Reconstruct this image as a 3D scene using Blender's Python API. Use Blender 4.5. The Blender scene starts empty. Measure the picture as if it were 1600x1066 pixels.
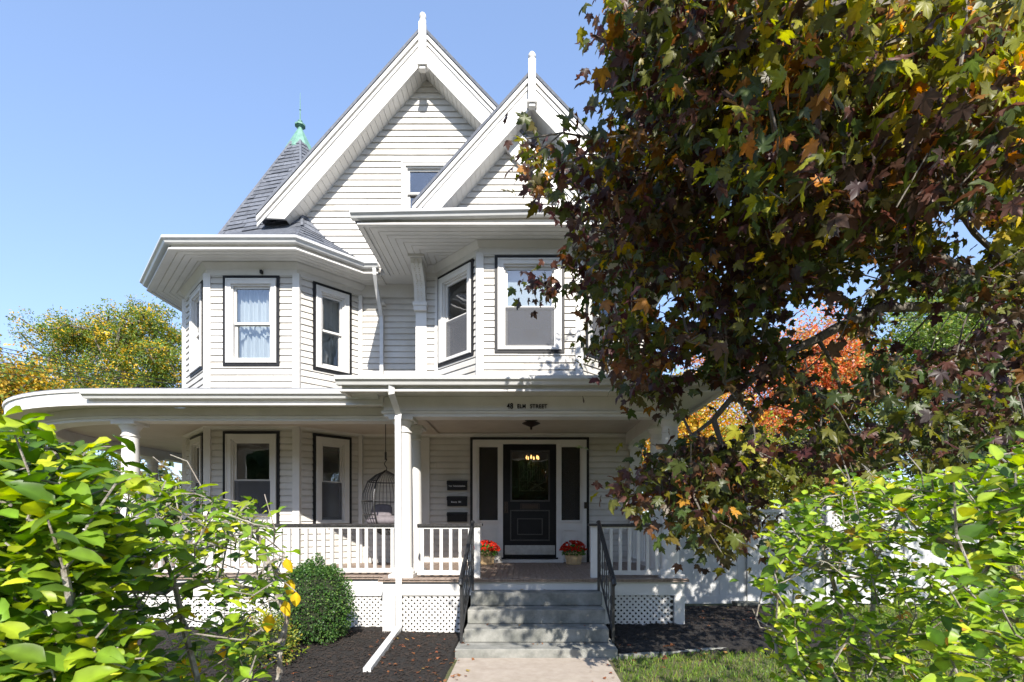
import bpy, bmesh, math, random
import numpy as np
from mathutils import Vector, Matrix
random.seed(7); RNG = np.random.default_rng(7)
S = bpy.context.scene
# ---------------------------------------------------------------- camera, light, exposure
E = 1.57                      # eye height above the walk; every z below is measured from eye level
FP, XC, YC = 820.0, 820.0, 812.0
G = -E                        # ground level in those terms
cam_d = bpy.data.cameras.new('camera'); cam = bpy.data.objects.new('camera', cam_d)
S.collection.objects.link(cam); S.camera = cam
cam.location = (0, 0, E); cam.rotation_euler = (math.radians(90), 0, 0)
cam_d.sensor_width = 36; cam_d.lens = 36 * FP / 1600
cam_d.shift_x = (800 - XC) / 1600; cam_d.shift_y = (YC - 533) / 1600
cam_d.clip_start = .05; cam_d.clip_end = 900
cam_d.dof.use_dof = True; cam_d.dof.focus_distance = 7.0; cam_d.dof.aperture_fstop = 9.0
LIGHT = Vector((-.18, 1, -.75)).normalized()
w = bpy.data.worlds.new('World'); S.world = w; w.use_nodes = True
nt = w.node_tree; nt.nodes.clear()
sky = nt.nodes.new('ShaderNodeTexSky'); sky.sky_type = 'NISHITA'; sky.sun_disc = False
sky.sun_elevation = math.asin(-LIGHT.z); sky.sun_rotation = math.atan2(-LIGHT.x, -LIGHT.y)
sky.air_density = 1.0; sky.dust_density = .6; sky.ozone_density = 3.2
bg = nt.nodes.new('ShaderNodeBackground'); bg.inputs[1].default_value = .15
wo = nt.nodes.new('ShaderNodeOutputWorld')
gm = nt.nodes.new('ShaderNodeGamma'); gm.inputs[1].default_value = .6      # evens the sky out from zenith to horizon
tn = nt.nodes.new('ShaderNodeMix'); tn.data_type = 'RGBA'; tn.blend_type = 'MULTIPLY'; tn.inputs[0].default_value = 1; tn.inputs[7].default_value = (.97, 1.08, 1.32, 1)
nt.links.new(sky.outputs[0], gm.inputs[0]); nt.links.new(gm.outputs[0], tn.inputs[6]); nt.links.new(tn.outputs[2], bg.inputs[0]); nt.links.new(bg.outputs[0], wo.inputs[0])
sd = bpy.data.lights.new('sun', 'SUN'); sd.energy = 3.4; sd.angle = math.radians(.55); sd.color = (1, .94, .85)
sun = bpy.data.objects.new('sun', sd); S.collection.objects.link(sun)
sun.rotation_euler = LIGHT.to_track_quat('-Z', 'Y').to_euler(); sun.location = (3, -12, 14)
S.view_settings.view_transform = 'Standard'; S.view_settings.look = 'None'
S.view_settings.gamma = 1; S.view_settings.use_curve_mapping = False
S.view_settings.exposure = 1.42
S.cycles.max_bounces = 8; S.cycles.transparent_max_bounces = 12; S.cycles.caustics_reflective = False
# ---------------------------------------------------------------- helpers
def X(px, d): return (px - XC) * d / FP
def Z(py, d): return (YC - py) * d / FP
COL = S.collection
WO = {}
def link(o, parent=None, origin=None):
    COL.objects.link(o)
    org = Vector(origin) if origin is not None else Vector((0, 0, 0))
    WO[o.name] = org
    if parent is not None:
        o.parent = parent; o.location = org - WO[parent.name]
    else: o.location = org
    return o
def tag(o, label=None, cat=None, group=None, kind=None):
    if label: o['label'] = label
    if cat: o['category'] = cat
    if group: o['group'] = group
    if kind: o['kind'] = kind
    return o
def thing(name, label, cat, loc, group=None):
    o = bpy.data.objects.new(name, None); o.empty_display_size = .2
    link(o, None, (loc[0], loc[1], loc[2] + E)); return tag(o, label, cat, group)
class Fr:
    def __init__(s, ox=0, oy=0, ux=1, uy=0):
        l = math.hypot(ux, uy); s.ox, s.oy, s.ux, s.uy = ox, oy, ux / l, uy / l
    def P(s, u, n, z): return (s.ox + s.ux * u + s.uy * n, s.oy + s.uy * u - s.ux * n, z)
class MB:
    def __init__(s, fr=None): s.v = []; s.f = []; s.fr = fr
    def p(s, a, b, c): return s.fr.P(a, b, c) if s.fr else (a, b, c)
    def hexa(s, pts):
        i = len(s.v); s.v += [s.p(*q) for q in pts]
        for f in ((0,3,2,1),(4,5,6,7),(0,1,5,4),(1,2,6,5),(2,3,7,6),(3,0,4,7)): s.f.append(tuple(i+k for k in f))
    def box(s, a0, a1, b0, b1, c0, c1):
        s.hexa([(a0,b0,c0),(a1,b0,c0),(a1,b1,c0),(a0,b1,c0),(a0,b0,c1),(a1,b0,c1),(a1,b1,c1),(a0,b1,c1)])
    def ring(s, u0, u1, z0, z1, w, n0, n1, wb=None):
        wb = w if wb is None else wb
        s.box(u0, u0+w, n0, n1, z0, z1); s.box(u1-w, u1, n0, n1, z0, z1)
        s.box(u0+w, u1-w, n0, n1, z1-w, z1)
        if wb: s.box(u0+w, u1-w, n0, n1, z0, z0+wb)
    def poly(s, pts): i = len(s.v); s.v += [s.p(*q) for q in pts]; s.f.append(tuple(range(i, i+len(pts))))
    def prism(s, pts, vec):
        n = len(pts); i = len(s.v); s.v += [s.p(*q) for q in pts]
        s.v += [s.p(q[0]+vec[0], q[1]+vec[1], q[2]+vec[2]) for q in pts]
        s.f.append(tuple(range(i, i+n))); s.f.append(tuple(range(i+2*n-1, i+n-1, -1)))
        for k in range(n): s.f.append((i+k, i+n+k, i+n+(k+1)%n, i+(k+1)%n))
    def tube(s, pts, r, sides=6, rot=0.0, cap=True, flat=1.0):
        pts = [Vector(s.p(*q)) for q in pts]; n = len(pts)
        rr = r if hasattr(r, '__len__') else [r]*n
        up = Vector((0, 0, 1)); base = len(s.v); side = None
        for k in range(n):
            t = (pts[min(k+1, n-1)] - pts[max(k-1, 0)]).normalized()
            if side is None:
                a = t.cross(up)
                if a.length < .05: a = t.cross(Vector((0, 1, 0)))
                side = a.normalized()
            side = (side - t * side.dot(t)).normalized(); b = side.cross(t)
            for j in range(sides):
                an = rot + 2*math.pi*j/sides
                q = pts[k] + side*math.cos(an)*rr[k] + b*math.sin(an)*rr[k]*flat
                s.v.append(tuple(q))
        for k in range(n-1):
            for j in range(sides):
                a = base+k*sides+j; b2 = base+k*sides+(j+1) % sides
                s.f.append((a, b2, b2+sides, a+sides))
        if cap:
            s.f.append(tuple(base+j for j in range(sides))); s.f.append(tuple(base+(n-1)*sides+j for j in range(sides-1, -1, -1)))
    def lathe(s, prof, c, sides=24, a0=0, a1=2*math.pi):
        full = abs(a1-a0-2*math.pi) < 1e-6; m = sides if full else sides+1; base = len(s.v)
        for r, z in prof:
            for j in range(m):
                an = a0+(a1-a0)*j/sides
                s.v.append(s.p(c[0]+r*math.cos(an), c[1]+r*math.sin(an), c[2]+z))
        for k in range(len(prof)-1):
            for j in range(sides if full else sides):
                j2 = (j+1) % m
                s.f.append((base+k*m+j, base+k*m+j2, base+(k+1)*m+j2, base+(k+1)*m+j))
    def sweep(s, path, prof, cap=True):
        # path: (x, y) list walked with the outside on the right; prof: closed (n, z) polygon
        n = len(path); m = len(prof); base = len(s.v); dirs = []
        for k in range(n-1):
            dx, dy = path[k+1][0]-path[k][0], path[k+1][1]-path[k][1]; l = math.hypot(dx, dy); dirs.append((dx/l, dy/l))
        for k in range(n):
            d0 = dirs[max(k-1, 0)]; d1 = dirs[min(k, n-2)]
            n0 = (d0[1], -d0[0]); n1 = (d1[1], -d1[0])
            bx, by = n0[0]+n1[0], n0[1]+n1[1]; bl = math.hypot(bx, by); bx /= bl; by /= bl
            sc = 1/max(.3, bx*n0[0]+by*n0[1])
            for (a, z) in prof: s.v.append((path[k][0]+bx*a*sc, path[k][1]+by*a*sc, z))
        for k in range(n-1):
            for j in range(m):
                a = base+k*m+j; b = base+k*m+(j+1) % m
                s.f.append((a, b, b+m, a+m))
        if cap:
            s.f.append(tuple(base+j for j in range(m))); s.f.append(tuple(base+(n-1)*m+j for j in range(m-1, -1, -1)))
    def build(s, name, mat, parent=None, smooth=False, bevel=0, kind=None, label=None, origin=None):
        if not s.v: return None
        v = s.v
        if origin is None:
            xs = [q[0] for q in v]; ys = [q[1] for q in v]; zs = [q[2] for q in v]
            origin = ((min(xs)+max(xs))/2, (min(ys)+max(ys))/2, min(zs))
        me = bpy.data.meshes.new(name)
        me.from_pydata([(q[0]-origin[0], q[1]-origin[1], q[2]-origin[2]) for q in v], [], s.f)
        bm = bmesh.new(); bm.from_mesh(me); bmesh.ops.recalc_face_normals(bm, faces=bm.faces)
        if bevel: bmesh.ops.bevel(bm, geom=bm.edges[:], offset=bevel, segments=2, profile=.6, affect='EDGES')
        bm.to_mesh(me); bm.free()
        me.materials.append(mat)
        if smooth:
            me.shade_smooth(); me.set_sharp_from_angle(angle=math.radians(38))
        o = bpy.data.objects.new(name, me)
        link(o, parent, (origin[0], origin[1], origin[2]+E))
        if kind: o['kind'] = kind
        if label: o['label'] = label
        return o
def copy_tree(o, delta, parent=None):
    c = o.copy(); COL.objects.link(c)
    if parent is None: c.location = o.location + Vector(delta)
    else: c.parent = parent
    WO[c.name] = WO[o.name] + Vector(delta)
    for ch in list(o.children): copy_tree(ch, delta, c)
    return c
# ---------------------------------------------------------------- materials
def nodes(name):
    m = bpy.data.materials.new(name); m.use_nodes = True; n = m.node_tree.nodes
    return m, m.node_tree, n['Principled BSDF']
def mat(name, c, rough=.5, c2=None, scale=6, bump=0, bscale=60, metal=0, spec=.5, rnd=0, stretch=None, detail=6):
    m, t, b = nodes(name); L = t.links
    b.inputs['Roughness'].default_value = rough; b.inputs['Metallic'].default_value = metal
    b.inputs['Specular IOR Level'].default_value = spec
    b.inputs['Base Color'].default_value = (*c, 1)
    geo = t.nodes.new('ShaderNodeNewGeometry'); src = geo.outputs['Position']
    if stretch:
        mp = t.nodes.new('ShaderNodeMapping'); mp.inputs['Scale'].default_value = stretch
        L.new(src, mp.inputs['Vector']); src = mp.outputs[0]
    col = None
    if c2:
        nz = t.nodes.new('ShaderNodeTexNoise'); nz.inputs['Scale'].default_value = scale; nz.inputs['Detail'].default_value = detail
        nz.inputs['Roughness'].default_value = .65
        L.new(src, nz.inputs['Vector'])
        rp = t.nodes.new('ShaderNodeValToRGB'); rp.color_ramp.elements[0].position = .35; rp.color_ramp.elements[1].position = .68
        rp.color_ramp.elements[0].color = (*c, 1); rp.color_ramp.elements[1].color = (*c2, 1)
        L.new(nz.outputs['Fac'], rp.inputs[0]); col = rp.outputs[0]
    if rnd:
        oi = t.nodes.new('ShaderNodeObjectInfo'); mr = t.nodes.new('ShaderNodeMapRange')
        mr.inputs['To Min'].default_value = 1-rnd; mr.inputs['To Max'].default_value = 1+rnd
        L.new(oi.outputs['Random'], mr.inputs[0])
        hs = t.nodes.new('ShaderNodeHueSaturation'); L.new(mr.outputs[0], hs.inputs['Value'])
        if col: L.new(col, hs.inputs['Color'])
        else: hs.inputs['Color'].default_value = (*c, 1)
        col = hs.outputs[0]
    if col: L.new(col, b.inputs['Base Color'])
    if bump:
        nb = t.nodes.new('ShaderNodeTexNoise'); nb.inputs['Scale'].default_value = bscale; nb.inputs['Detail'].default_value = 5
        L.new(src, nb.inputs['Vector'])
        bp = t.nodes.new('ShaderNodeBump'); bp.inputs['Strength'].default_value = bump; bp.inputs['Distance'].default_value = .02
        L.new(nb.outputs['Fac'], bp.inputs['Height']); L.new(bp.outputs[0], b.inputs['Normal'])
    return m
M = {}
M['trim'] = mat('white_trim', (.68,.667,.64), .42, (.61,.595,.565), 3, .06, 30)
M['siding'] = mat('white_siding', (.61,.592,.56), .6, (.50,.475,.425), 1.7, .05, 40, rnd=.05)
M['old_trim'] = mat('weathered_trim', (.72,.70,.66), .6, (.52,.47,.38), 14, .2, 50)
M['gutter'] = mat('gutter_enamel', (.62,.625,.62), .3, (.56,.565,.56), 5)
M['ceil'] = mat('porch_ceiling_paint', (.58,.53,.46), .55, (.50,.45,.38), 3, .05, 20)
M['black'] = mat('black_paint', (.012,.012,.013), .45, (.02,.02,.022), 8, spec=.25)
M['rail'] = mat('weathered_black_paint', (.015,.015,.016), .4, (.05,.048,.045), 25, .2, 60)
M['iron'] = mat('black_iron', (.012,.012,.013), .38, (.03,.03,.03), 30, .3, 80, spec=.6)
M['shingle'] = mat('slate_grey_shingle', (.085,.095,.115), .85, (.15,.16,.185), 18, .5, 140, rnd=.22)
M['granite'] = mat('granite', (.13,.135,.12), .85, (.34,.335,.305), 3.5, .6, 120, detail=14)
M['concrete'] = mat('walk_concrete', (.34,.285,.23), .85, (.43,.37,.31), 7, .4, 150, detail=14)
M['mulch'] = mat('dark_mulch', (.008,.007,.0065), .95, (.020,.016,.013), 30, 1.0, 45)
M['chip'] = mat('mulch_chip', (.011,.009,.008), .95, (.04,.027,.02), 9, .3, 90)
M['soil'] = mat('lawn_ground', (.07,.09,.025), .95, (.12,.10,.055), 2.5, .6, 30)
M['asphalt'] = mat('worn_asphalt', (.07,.07,.072), .9, (.12,.12,.118), 4, .4, 90)
M['floor'] = mat('porch_floor_boards', (.20,.145,.115), .6, (.33,.26,.21), 4, .2, 60, stretch=(8,1,1))
M['bark'] = mat('grey_bark', (.10,.085,.07), .95, (.20,.18,.15), 14, .8, 40, stretch=(1,1,.3))
M['twig'] = mat('pale_lichen_twig', (.15,.12,.09), .9, (.34,.32,.28), 25, .5, 80)
M['copper'] = mat('green_copper', (.10,.22,.17), .65, (.17,.33,.26), 9, .2, 50)
M['basket'] = mat('basket_wood', (.50,.34,.17), .7, (.62,.46,.25), 12, .2, 60, stretch=(1,1,4))
M['interior'] = mat('interior_plaster', (.30,.22,.15), .8)
M['dark_in'] = mat('interior_dark', (.07,.06,.055), .9)
M['cushion'] = mat('grey_cushion', (.13,.115,.125), .9, (.19,.17,.185), 20, .3, 90)
M['vinyl'] = mat('vinyl_fence', (.55,.56,.56), .45, (.50,.51,.50), 2)
M['mailbox'] = mat('mailbox_metal', (.009,.009,.011), .4, (.014,.014,.016), 20, spec=.25)
M['letters'] = mat('white_print', (.75,.75,.75), .5)
M['bronze'] = mat('dark_bronze', (.05,.035,.025), .4, metal=.6)
M['brass'] = mat('aged_brass', (.20,.16,.10), .4, metal=.8)
M['steel'] = mat('kick_plate', (.42,.42,.40), .38, (.30,.30,.28), 12, metal=.35)
M['block'] = mat('grey_green_block', (.12,.125,.10), .9, (.18,.18,.15), 12, .4, 60)
M['cable'] = mat('cable', (.02,.02,.02), .6)
M['door'] = mat('door_paint', (.008,.008,.009), .4, (.013,.013,.014), 8, spec=.18)
def glass_mat(name, tint, base=.06, k=1.2):
    m = bpy.data.materials.new(name); m.use_nodes = True; t = m.node_tree; t.nodes.clear(); L = t.links
    o = t.nodes.new('ShaderNodeOutputMaterial'); mx = t.nodes.new('ShaderNodeMixShader')
    tr = t.nodes.new('ShaderNodeBsdfTransparent'); tr.inputs[0].default_value = (*tint, 1)
    gl = t.nodes.new('ShaderNodeBsdfGlossy'); gl.inputs['Roughness'].default_value = .02
    gl.inputs['Color'].default_value = (.95,.97,1,1)
    nz = t.nodes.new('ShaderNodeTexNoise'); nz.inputs['Scale'].default_value = 3.5; nz.inputs['Detail'].default_value = 1
    geo = t.nodes.new('ShaderNodeNewGeometry'); L.new(geo.outputs['Position'], nz.inputs['Vector'])
    bp = t.nodes.new('ShaderNodeBump'); bp.inputs['Strength'].default_value = .12; bp.inputs['Distance'].default_value = .03
    L.new(nz.outputs['Fac'], bp.inputs['Height']); L.new(bp.outputs[0], gl.inputs['Normal'])
    fr = t.nodes.new('ShaderNodeFresnel'); fr.inputs[0].default_value = 1.5
    ma = t.nodes.new('ShaderNodeMath'); ma.operation = 'MULTIPLY_ADD'; ma.inputs[1].default_value = k; ma.inputs[2].default_value = base
    L.new(fr.outputs[0], ma.inputs[0]); L.new(ma.outputs[0], mx.inputs[0]); L.new(tr.outputs[0], mx.inputs[1]); L.new(gl.outputs[0], mx.inputs[2])
    L.new(mx.outputs[0], o.inputs[0]); return m
M['glass'] = glass_mat('window_glass', (.86,.89,.9), .07)
M['etched'] = glass_mat('etched_glass', (.7,.72,.7), .0, .5)
def sheer(name, col, tr_fac, trans=.5):
    m = bpy.data.materials.new(name); m.use_nodes = True; t = m.node_tree; t.nodes.clear(); L = t.links
    o = t.nodes.new('ShaderNodeOutputMaterial'); mx = t.nodes.new('ShaderNodeMixShader'); m2 = t.nodes.new('ShaderNodeMixShader')
    d = t.nodes.new('ShaderNodeBsdfDiffuse'); d.inputs[0].default_value = (*col, 1)
    tl = t.nodes.new('ShaderNodeBsdfTranslucent'); tl.inputs[0].default_value = (*col, 1)
    tp = t.nodes.new('ShaderNodeBsdfTransparent')
    m2.inputs[0].default_value = trans; L.new(d.outputs[0], m2.inputs[1]); L.new(tl.outputs[0], m2.inputs[2])
    mx.inputs[0].default_value = tr_fac; L.new(m2.outputs[0], mx.inputs[1]); L.new(tp.outputs[0], mx.inputs[2])
    L.new(mx.outputs[0], o.inputs[0]); return m
M['curtain'] = sheer('white_sheer', (.85,.86,.86), .08, .15)
M['grey_sheet'] = sheer('grey_mesh', (.15,.155,.17), .5, .1)
M['lace'] = sheer('grey_lace', (.075,.072,.068), .3, .2)
M['shade'] = sheer('roller_shade', (.62,.66,.68), 0, .1)
def leaf_mat(name, rough=.36, trans=.36, spec=.5, gain=1.5):
    m, t, b = nodes(name); L = t.links
    at = t.nodes.new('ShaderNodeAttribute'); at.attribute_name = 'Col'
    geo = t.nodes.new('ShaderNodeNewGeometry')
    nz = t.nodes.new('ShaderNodeTexNoise'); nz.inputs['Scale'].default_value = 45; L.new(geo.outputs['Position'], nz.inputs['Vector'])
    mr = t.nodes.new('ShaderNodeMapRange'); mr.inputs['To Min'].default_value = .72; mr.inputs['To Max'].default_value = 1.25
    L.new(nz.outputs['Fac'], mr.inputs[0])
    hs = t.nodes.new('ShaderNodeHueSaturation'); L.new(at.outputs['Color'], hs.inputs['Color']); L.new(mr.outputs[0], hs.inputs['Value'])
    L.new(hs.outputs[0], b.inputs['Base Color']); b.inputs['Roughness'].default_value = rough; b.inputs['Specular IOR Level'].default_value = spec
    tl = t.nodes.new('ShaderNodeBsdfTranslucent')
    h2 = t.nodes.new('ShaderNodeHueSaturation'); h2.inputs['Value'].default_value = gain; h2.inputs['Saturation'].default_value = 1.15
    L.new(hs.outputs[0], h2.inputs['Color']); L.new(h2.outputs[0], tl.inputs[0])
    mx = t.nodes.new('ShaderNodeMixShader'); mx.inputs[0].default_value = trans
    L.new(b.outputs[0], mx.inputs[1]); L.new(tl.outputs[0], mx.inputs[2])
    L.new(mx.outputs[0], t.nodes['Material Output'].inputs[0]); return m
M['leaf'] = leaf_mat('leaf', .42, .38, .4, 1.6); M['leaf_near'] = leaf_mat('leaf_near', .42, .38, .4, 1.5); M['door_edge'] = mat('door_edge_paler', (.035,.033,.03), .4, (.05,.045,.04), 30); M['gilt'] = mat('dull_gilt', (.30,.24,.14), .5); M['petal'] = leaf_mat('petal', .6, .25, .2)
def emit(name, c, s):
    m, t, b = nodes(name); b.inputs['Emission Color'].default_value = (*c, 1); b.inputs['Emission Strength'].default_value = s
    b.inputs['Base Color'].default_value = (*c, 1); return m
M['etch'] = mat('etching', (.06,.065,.06), .6)
M['bulb'] = emit('lit_bulb', (1, .5, .15), 1.6)
# ---------------------------------------------------------------- ground
def ground():
    mb = MB(); mb.poly([(-300,-200,G-.012),(300,-200,G-.012),(300,500,G-.012),(-300,500,G-.012)])
    tag(mb.build('ground', M['soil'], origin=(0,0,G-.012)), kind='structure')
    mb = MB(); y = 5.915
    for k in range(6):
        mb.box(-.75, .925, y-1.35, y, G-.06, G+.012+.002*(k % 2)); y -= 1.36
    tag(mb.build('path', M['concrete'], bevel=.006), kind='structure')
def mulch_h(x, y):
    h = .015 + .02*math.sin(x*2.3+y)*math.sin(y*1.7-x) + .015*math.sin(x*5.1)*math.sin(y*4.3)
    if x > 0: h += .12*math.exp(-((y-7.2)/.9)**2)
    else: h += .05*math.exp(-((y-6.5)/.7)**2)
    return h
def mulch(name, x0, x1, y0, y1, edge):
    nx, ny = int((x1-x0)/.045), int((y1-y0)/.045); mb = MB()
    for j in range(ny+1):
        for i in range(nx+1):
            x = x0+(x1-x0)*i/nx; y = y0+(y1-y0)*j/ny
            xe, ye = edge(x, y)
            h = mulch_h(xe, ye)+random.uniform(-.009, .011)
            if i in (0, nx) or j in (0, ny): h = -.03
            mb.v.append((xe, ye, G+h))
    for j in range(ny):
        for i in range(nx):
            a = j*(nx+1)+i; mb.f.append((a, a+1, a+nx+2, a+nx+1))
    tag(mb.build(name, M['mulch']), kind='structure')
def chips(n, regions):
    V = []; F = []
    for _ in range(n):
        x0, x1, y0, y1 = random.choice(regions); x = random.uniform(x0, x1); y = random.uniform(y0, y1)
        z = G+mulch_h(x, y)+.01; a = random.uniform(0, 6.3); l = random.uniform(.008, .03); wd = random.uniform(.003, .009)
        dx, dy = math.cos(a), math.sin(a); t = random.uniform(-.4, .4)*l; i = len(V)
        V += [(x-dx*l-dy*wd, y-dy*l+dx*wd, z-t), (x-dx*l+dy*wd, y-dy*l-dx*wd, z-t), (x+dx*l+dy*wd, y+dy*l-dx*wd, z+t), (x+dx*l-dy*wd, y+dy*l+dx*wd, z+t), (x, y, z+.008)]
        F += [(i,i+1,i+4),(i+1,i+2,i+4),(i+2,i+3,i+4),(i+3,i,i+4)]
    mb = MB(); mb.v = V; mb.f = F
    tag(mb.build('mulch_chips', M['chip'], origin=(0,6,G)), 'loose dark bark chips scattered over both planting beds', 'mulch', kind='stuff')
ground()
mb = MB()
for k in range(-12, 13): mb.box(k*1.5+.006, k*1.5+1.494, -4.2, -2.26, G-.06, G+.012)
tag(mb.build('sidewalk', M['concrete']), kind='structure')
mb = MB(); mb.box(-30, 30, -14.5, -5.6, G-.2, G-.002); tag(mb.build('road', M['asphalt']), kind='structure')
mulch('planting_bed', -5.2, -.78, 4.3, 8.2, lambda x, y: (x+(.15*(y-6) if x > -1 else 0)*0, y))
mulch('planting_bed', 1.06, 4.6, 6.0, 9.55, lambda x, y: (x, y if y > 6.7 else y+.2*(x-1.06)/1.9*(6.7-y)/.7))
chips(9000, [(-5,-.85,4.5,7.4),(-3.5,-.85,4.8,7.2),(1.1,4.3,6.5,9.4)])
mb = MB()
for k in range(7):
    a = k/7; b = (k+1)/7-.006; f = lambda t: (1.06+t*3.6, 5.99+t*.47*2)
    p, q = f(a), f(b); jz = random.uniform(-.006, .006)
    mb = MB(); mb.hexa([(p[0],p[1]-.07,G-.05),(q[0],q[1]-.07,G-.05),(q[0],q[1],G-.05),(p[0],p[1],G-.05),(p[0],p[1]-.07,G+.035+jz),(q[0],q[1]-.07,G+.035+jz),(q[0],q[1],G+.035+jz),(p[0],p[1],G+.035+jz)])
    if k == 0: edging = thing('lawn_edging', 'low grey stone edging strip between the lawn and right planting bed', 'edging', (2.8, 6.4, G))
    mb.build('stone', M['granite'], edging, bevel=.008)
# ---------------------------------------------------------------- house
H = thing('house', 'large white Victorian house with twin gables, turret and wraparound porch', 'house', (-2, 10, G))
BOARDS = []
def est(fr, u, z, L):
    p = fr.P(u, 0, z); px = XC+FP*p[0]/p[1]; py = YC-FP*z/p[1]
    vis = 1 if (-20 < px < 1010 and -20 < py < 905) else .02
    return L*FP/p[1]*vis
def isect(poly, z):
    xs = []
    n = len(poly)
    for k in range(n):
        (u0, z0), (u1, z1) = poly[k], poly[(k+1) % n]
        if abs(z1-z0) < 1e-9: continue
        if min(z0, z1)-1e-9 <= z <= max(z0, z1)+1e-9: xs.append(u0+(u1-u0)*(z-z0)/(z1-z0))
    return (min(xs), max(xs)) if len(xs) > 1 else None
def wall(fr, poly, opens=(), row=.112, zs=None, boards=True, wgt=1.0):
    z0 = min(q[1] for q in poly); z1 = max(q[1] for q in poly); back = MB(fr)
    zb = z0 if zs is None else zs; n = int(math.ceil((z1-zb)/row))
    for k in range(n):
        a = max(z0, zb+k*row); b = min(z1, zb+(k+1)*row)
        if b-a < .004: continue
        lv = sorted({a, b} | {q[1] for q in poly if a+.003 < q[1] < b-.003} | {z for o in opens for z in o[2:4] if a+.003 < z < b-.003})
        bands = []
        for c, d in zip(lv, lv[1:]):
            p = isect(poly, c+1e-5); q = isect(poly, d-1e-5)
            if not p or not q: continue
            segs = [(p[0], p[1], q[0], q[1])]
            for (ou0, ou1, oz0, oz1) in opens:
                if oz0 < (c+d)/2 < oz1:
                    new = []
                    for (l0, r0, l1, r1) in segs:
                        if ou1 <= l0 or ou0 >= r0: new.append((l0, r0, l1, r1)); continue
                        if ou0 > l0: new.append((l0, ou0, l1, ou0))
                        if ou1 < r0: new.append((ou1, r0, ou1, r1))
                    segs = new
            bands.append((c, d, segs))
        groups = {}
        cnt = {len(x[2]) for x in bands}
        same = len(cnt) == 1
        for (c, d, segs) in bands:
            for si, (l0, r0, l1, r1) in enumerate(segs):
                if r0-l0 < .004 and r1-l1 < .004: continue
                back.hexa([(l0,0,c),(r0,0,c),(r0,-.09,c),(l0,-.09,c),(l1,0,d),(r1,0,d),(r1,-.09,d),(l1,-.09,d)])
                groups.setdefault(si if same else 0, []).append((c, d, l0, r0, l1, r1))
        if boards:
            for gi, ps in groups.items():
                pb = MB(fr); L = 0; um = 0
                wv = random.uniform(-.002, .002); jf = random.uniform(.2, .8); jn = random.uniform(-.003, .003)
                for (c, d, l0, r0, l1, r1) in ps:
                    def nf(z):
                        t = (z-a)/row
                        return (.027-.007*t/.66 if t < .66 else .020-.018*((t-.66)/.34)) + wv
                    cut = [c]+([a+.66*row] if c+.004 < a+.66*row < d-.004 else [])+[d]
                    for e0, e1 in zip(cut, cut[1:]):
                        q0, q1 = (e0-c)/(d-c), (e1-c)/(d-c); L0, R0, L1, R1 = l0+(l1-l0)*q0, r0+(r1-r0)*q0, l0+(l1-l0)*q1, r0+(r1-r0)*q1
                        n0 = nf(e0); n1 = nf(e1-1e-6)
                        cuts = [(L0, R0, L1, R1, 0)]
                        if min(R0-L0, R1-L1) > 1.3:      # a butt joint between two lengths
                            cj = l0+(r0-l0)*jf
                            if max(L0, L1)+.1 < cj < min(R0, R1)-.1: cuts = [(L0, cj-.0015, L1, cj-.0015, 0), (cj+.0015, R0, cj+.0015, R1, jn)]
                        for (A0, B0, A1, B1, dn) in cuts:
                            pb.hexa([(A0,n0+dn,e0),(B0,n0+dn,e0),(B0,.001,e0),(A0,.001,e0),(A1,n1+dn,e1),(B1,n1+dn,e1),(B1,.001,e1),(A1,.001,e1)])
                    L = max(L, r0-l0); um = (l0+r0)/2
                BOARDS.append([est(fr, um, (a+b)/2, L)*wgt, pb, None])
                BOARDS[-1][2] = back
    back.boards_parent = None
    o = back.build('wall', M['siding'], H)
    for r in BOARDS:
        if r[2] is back: r[2] = o
    return o
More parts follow.
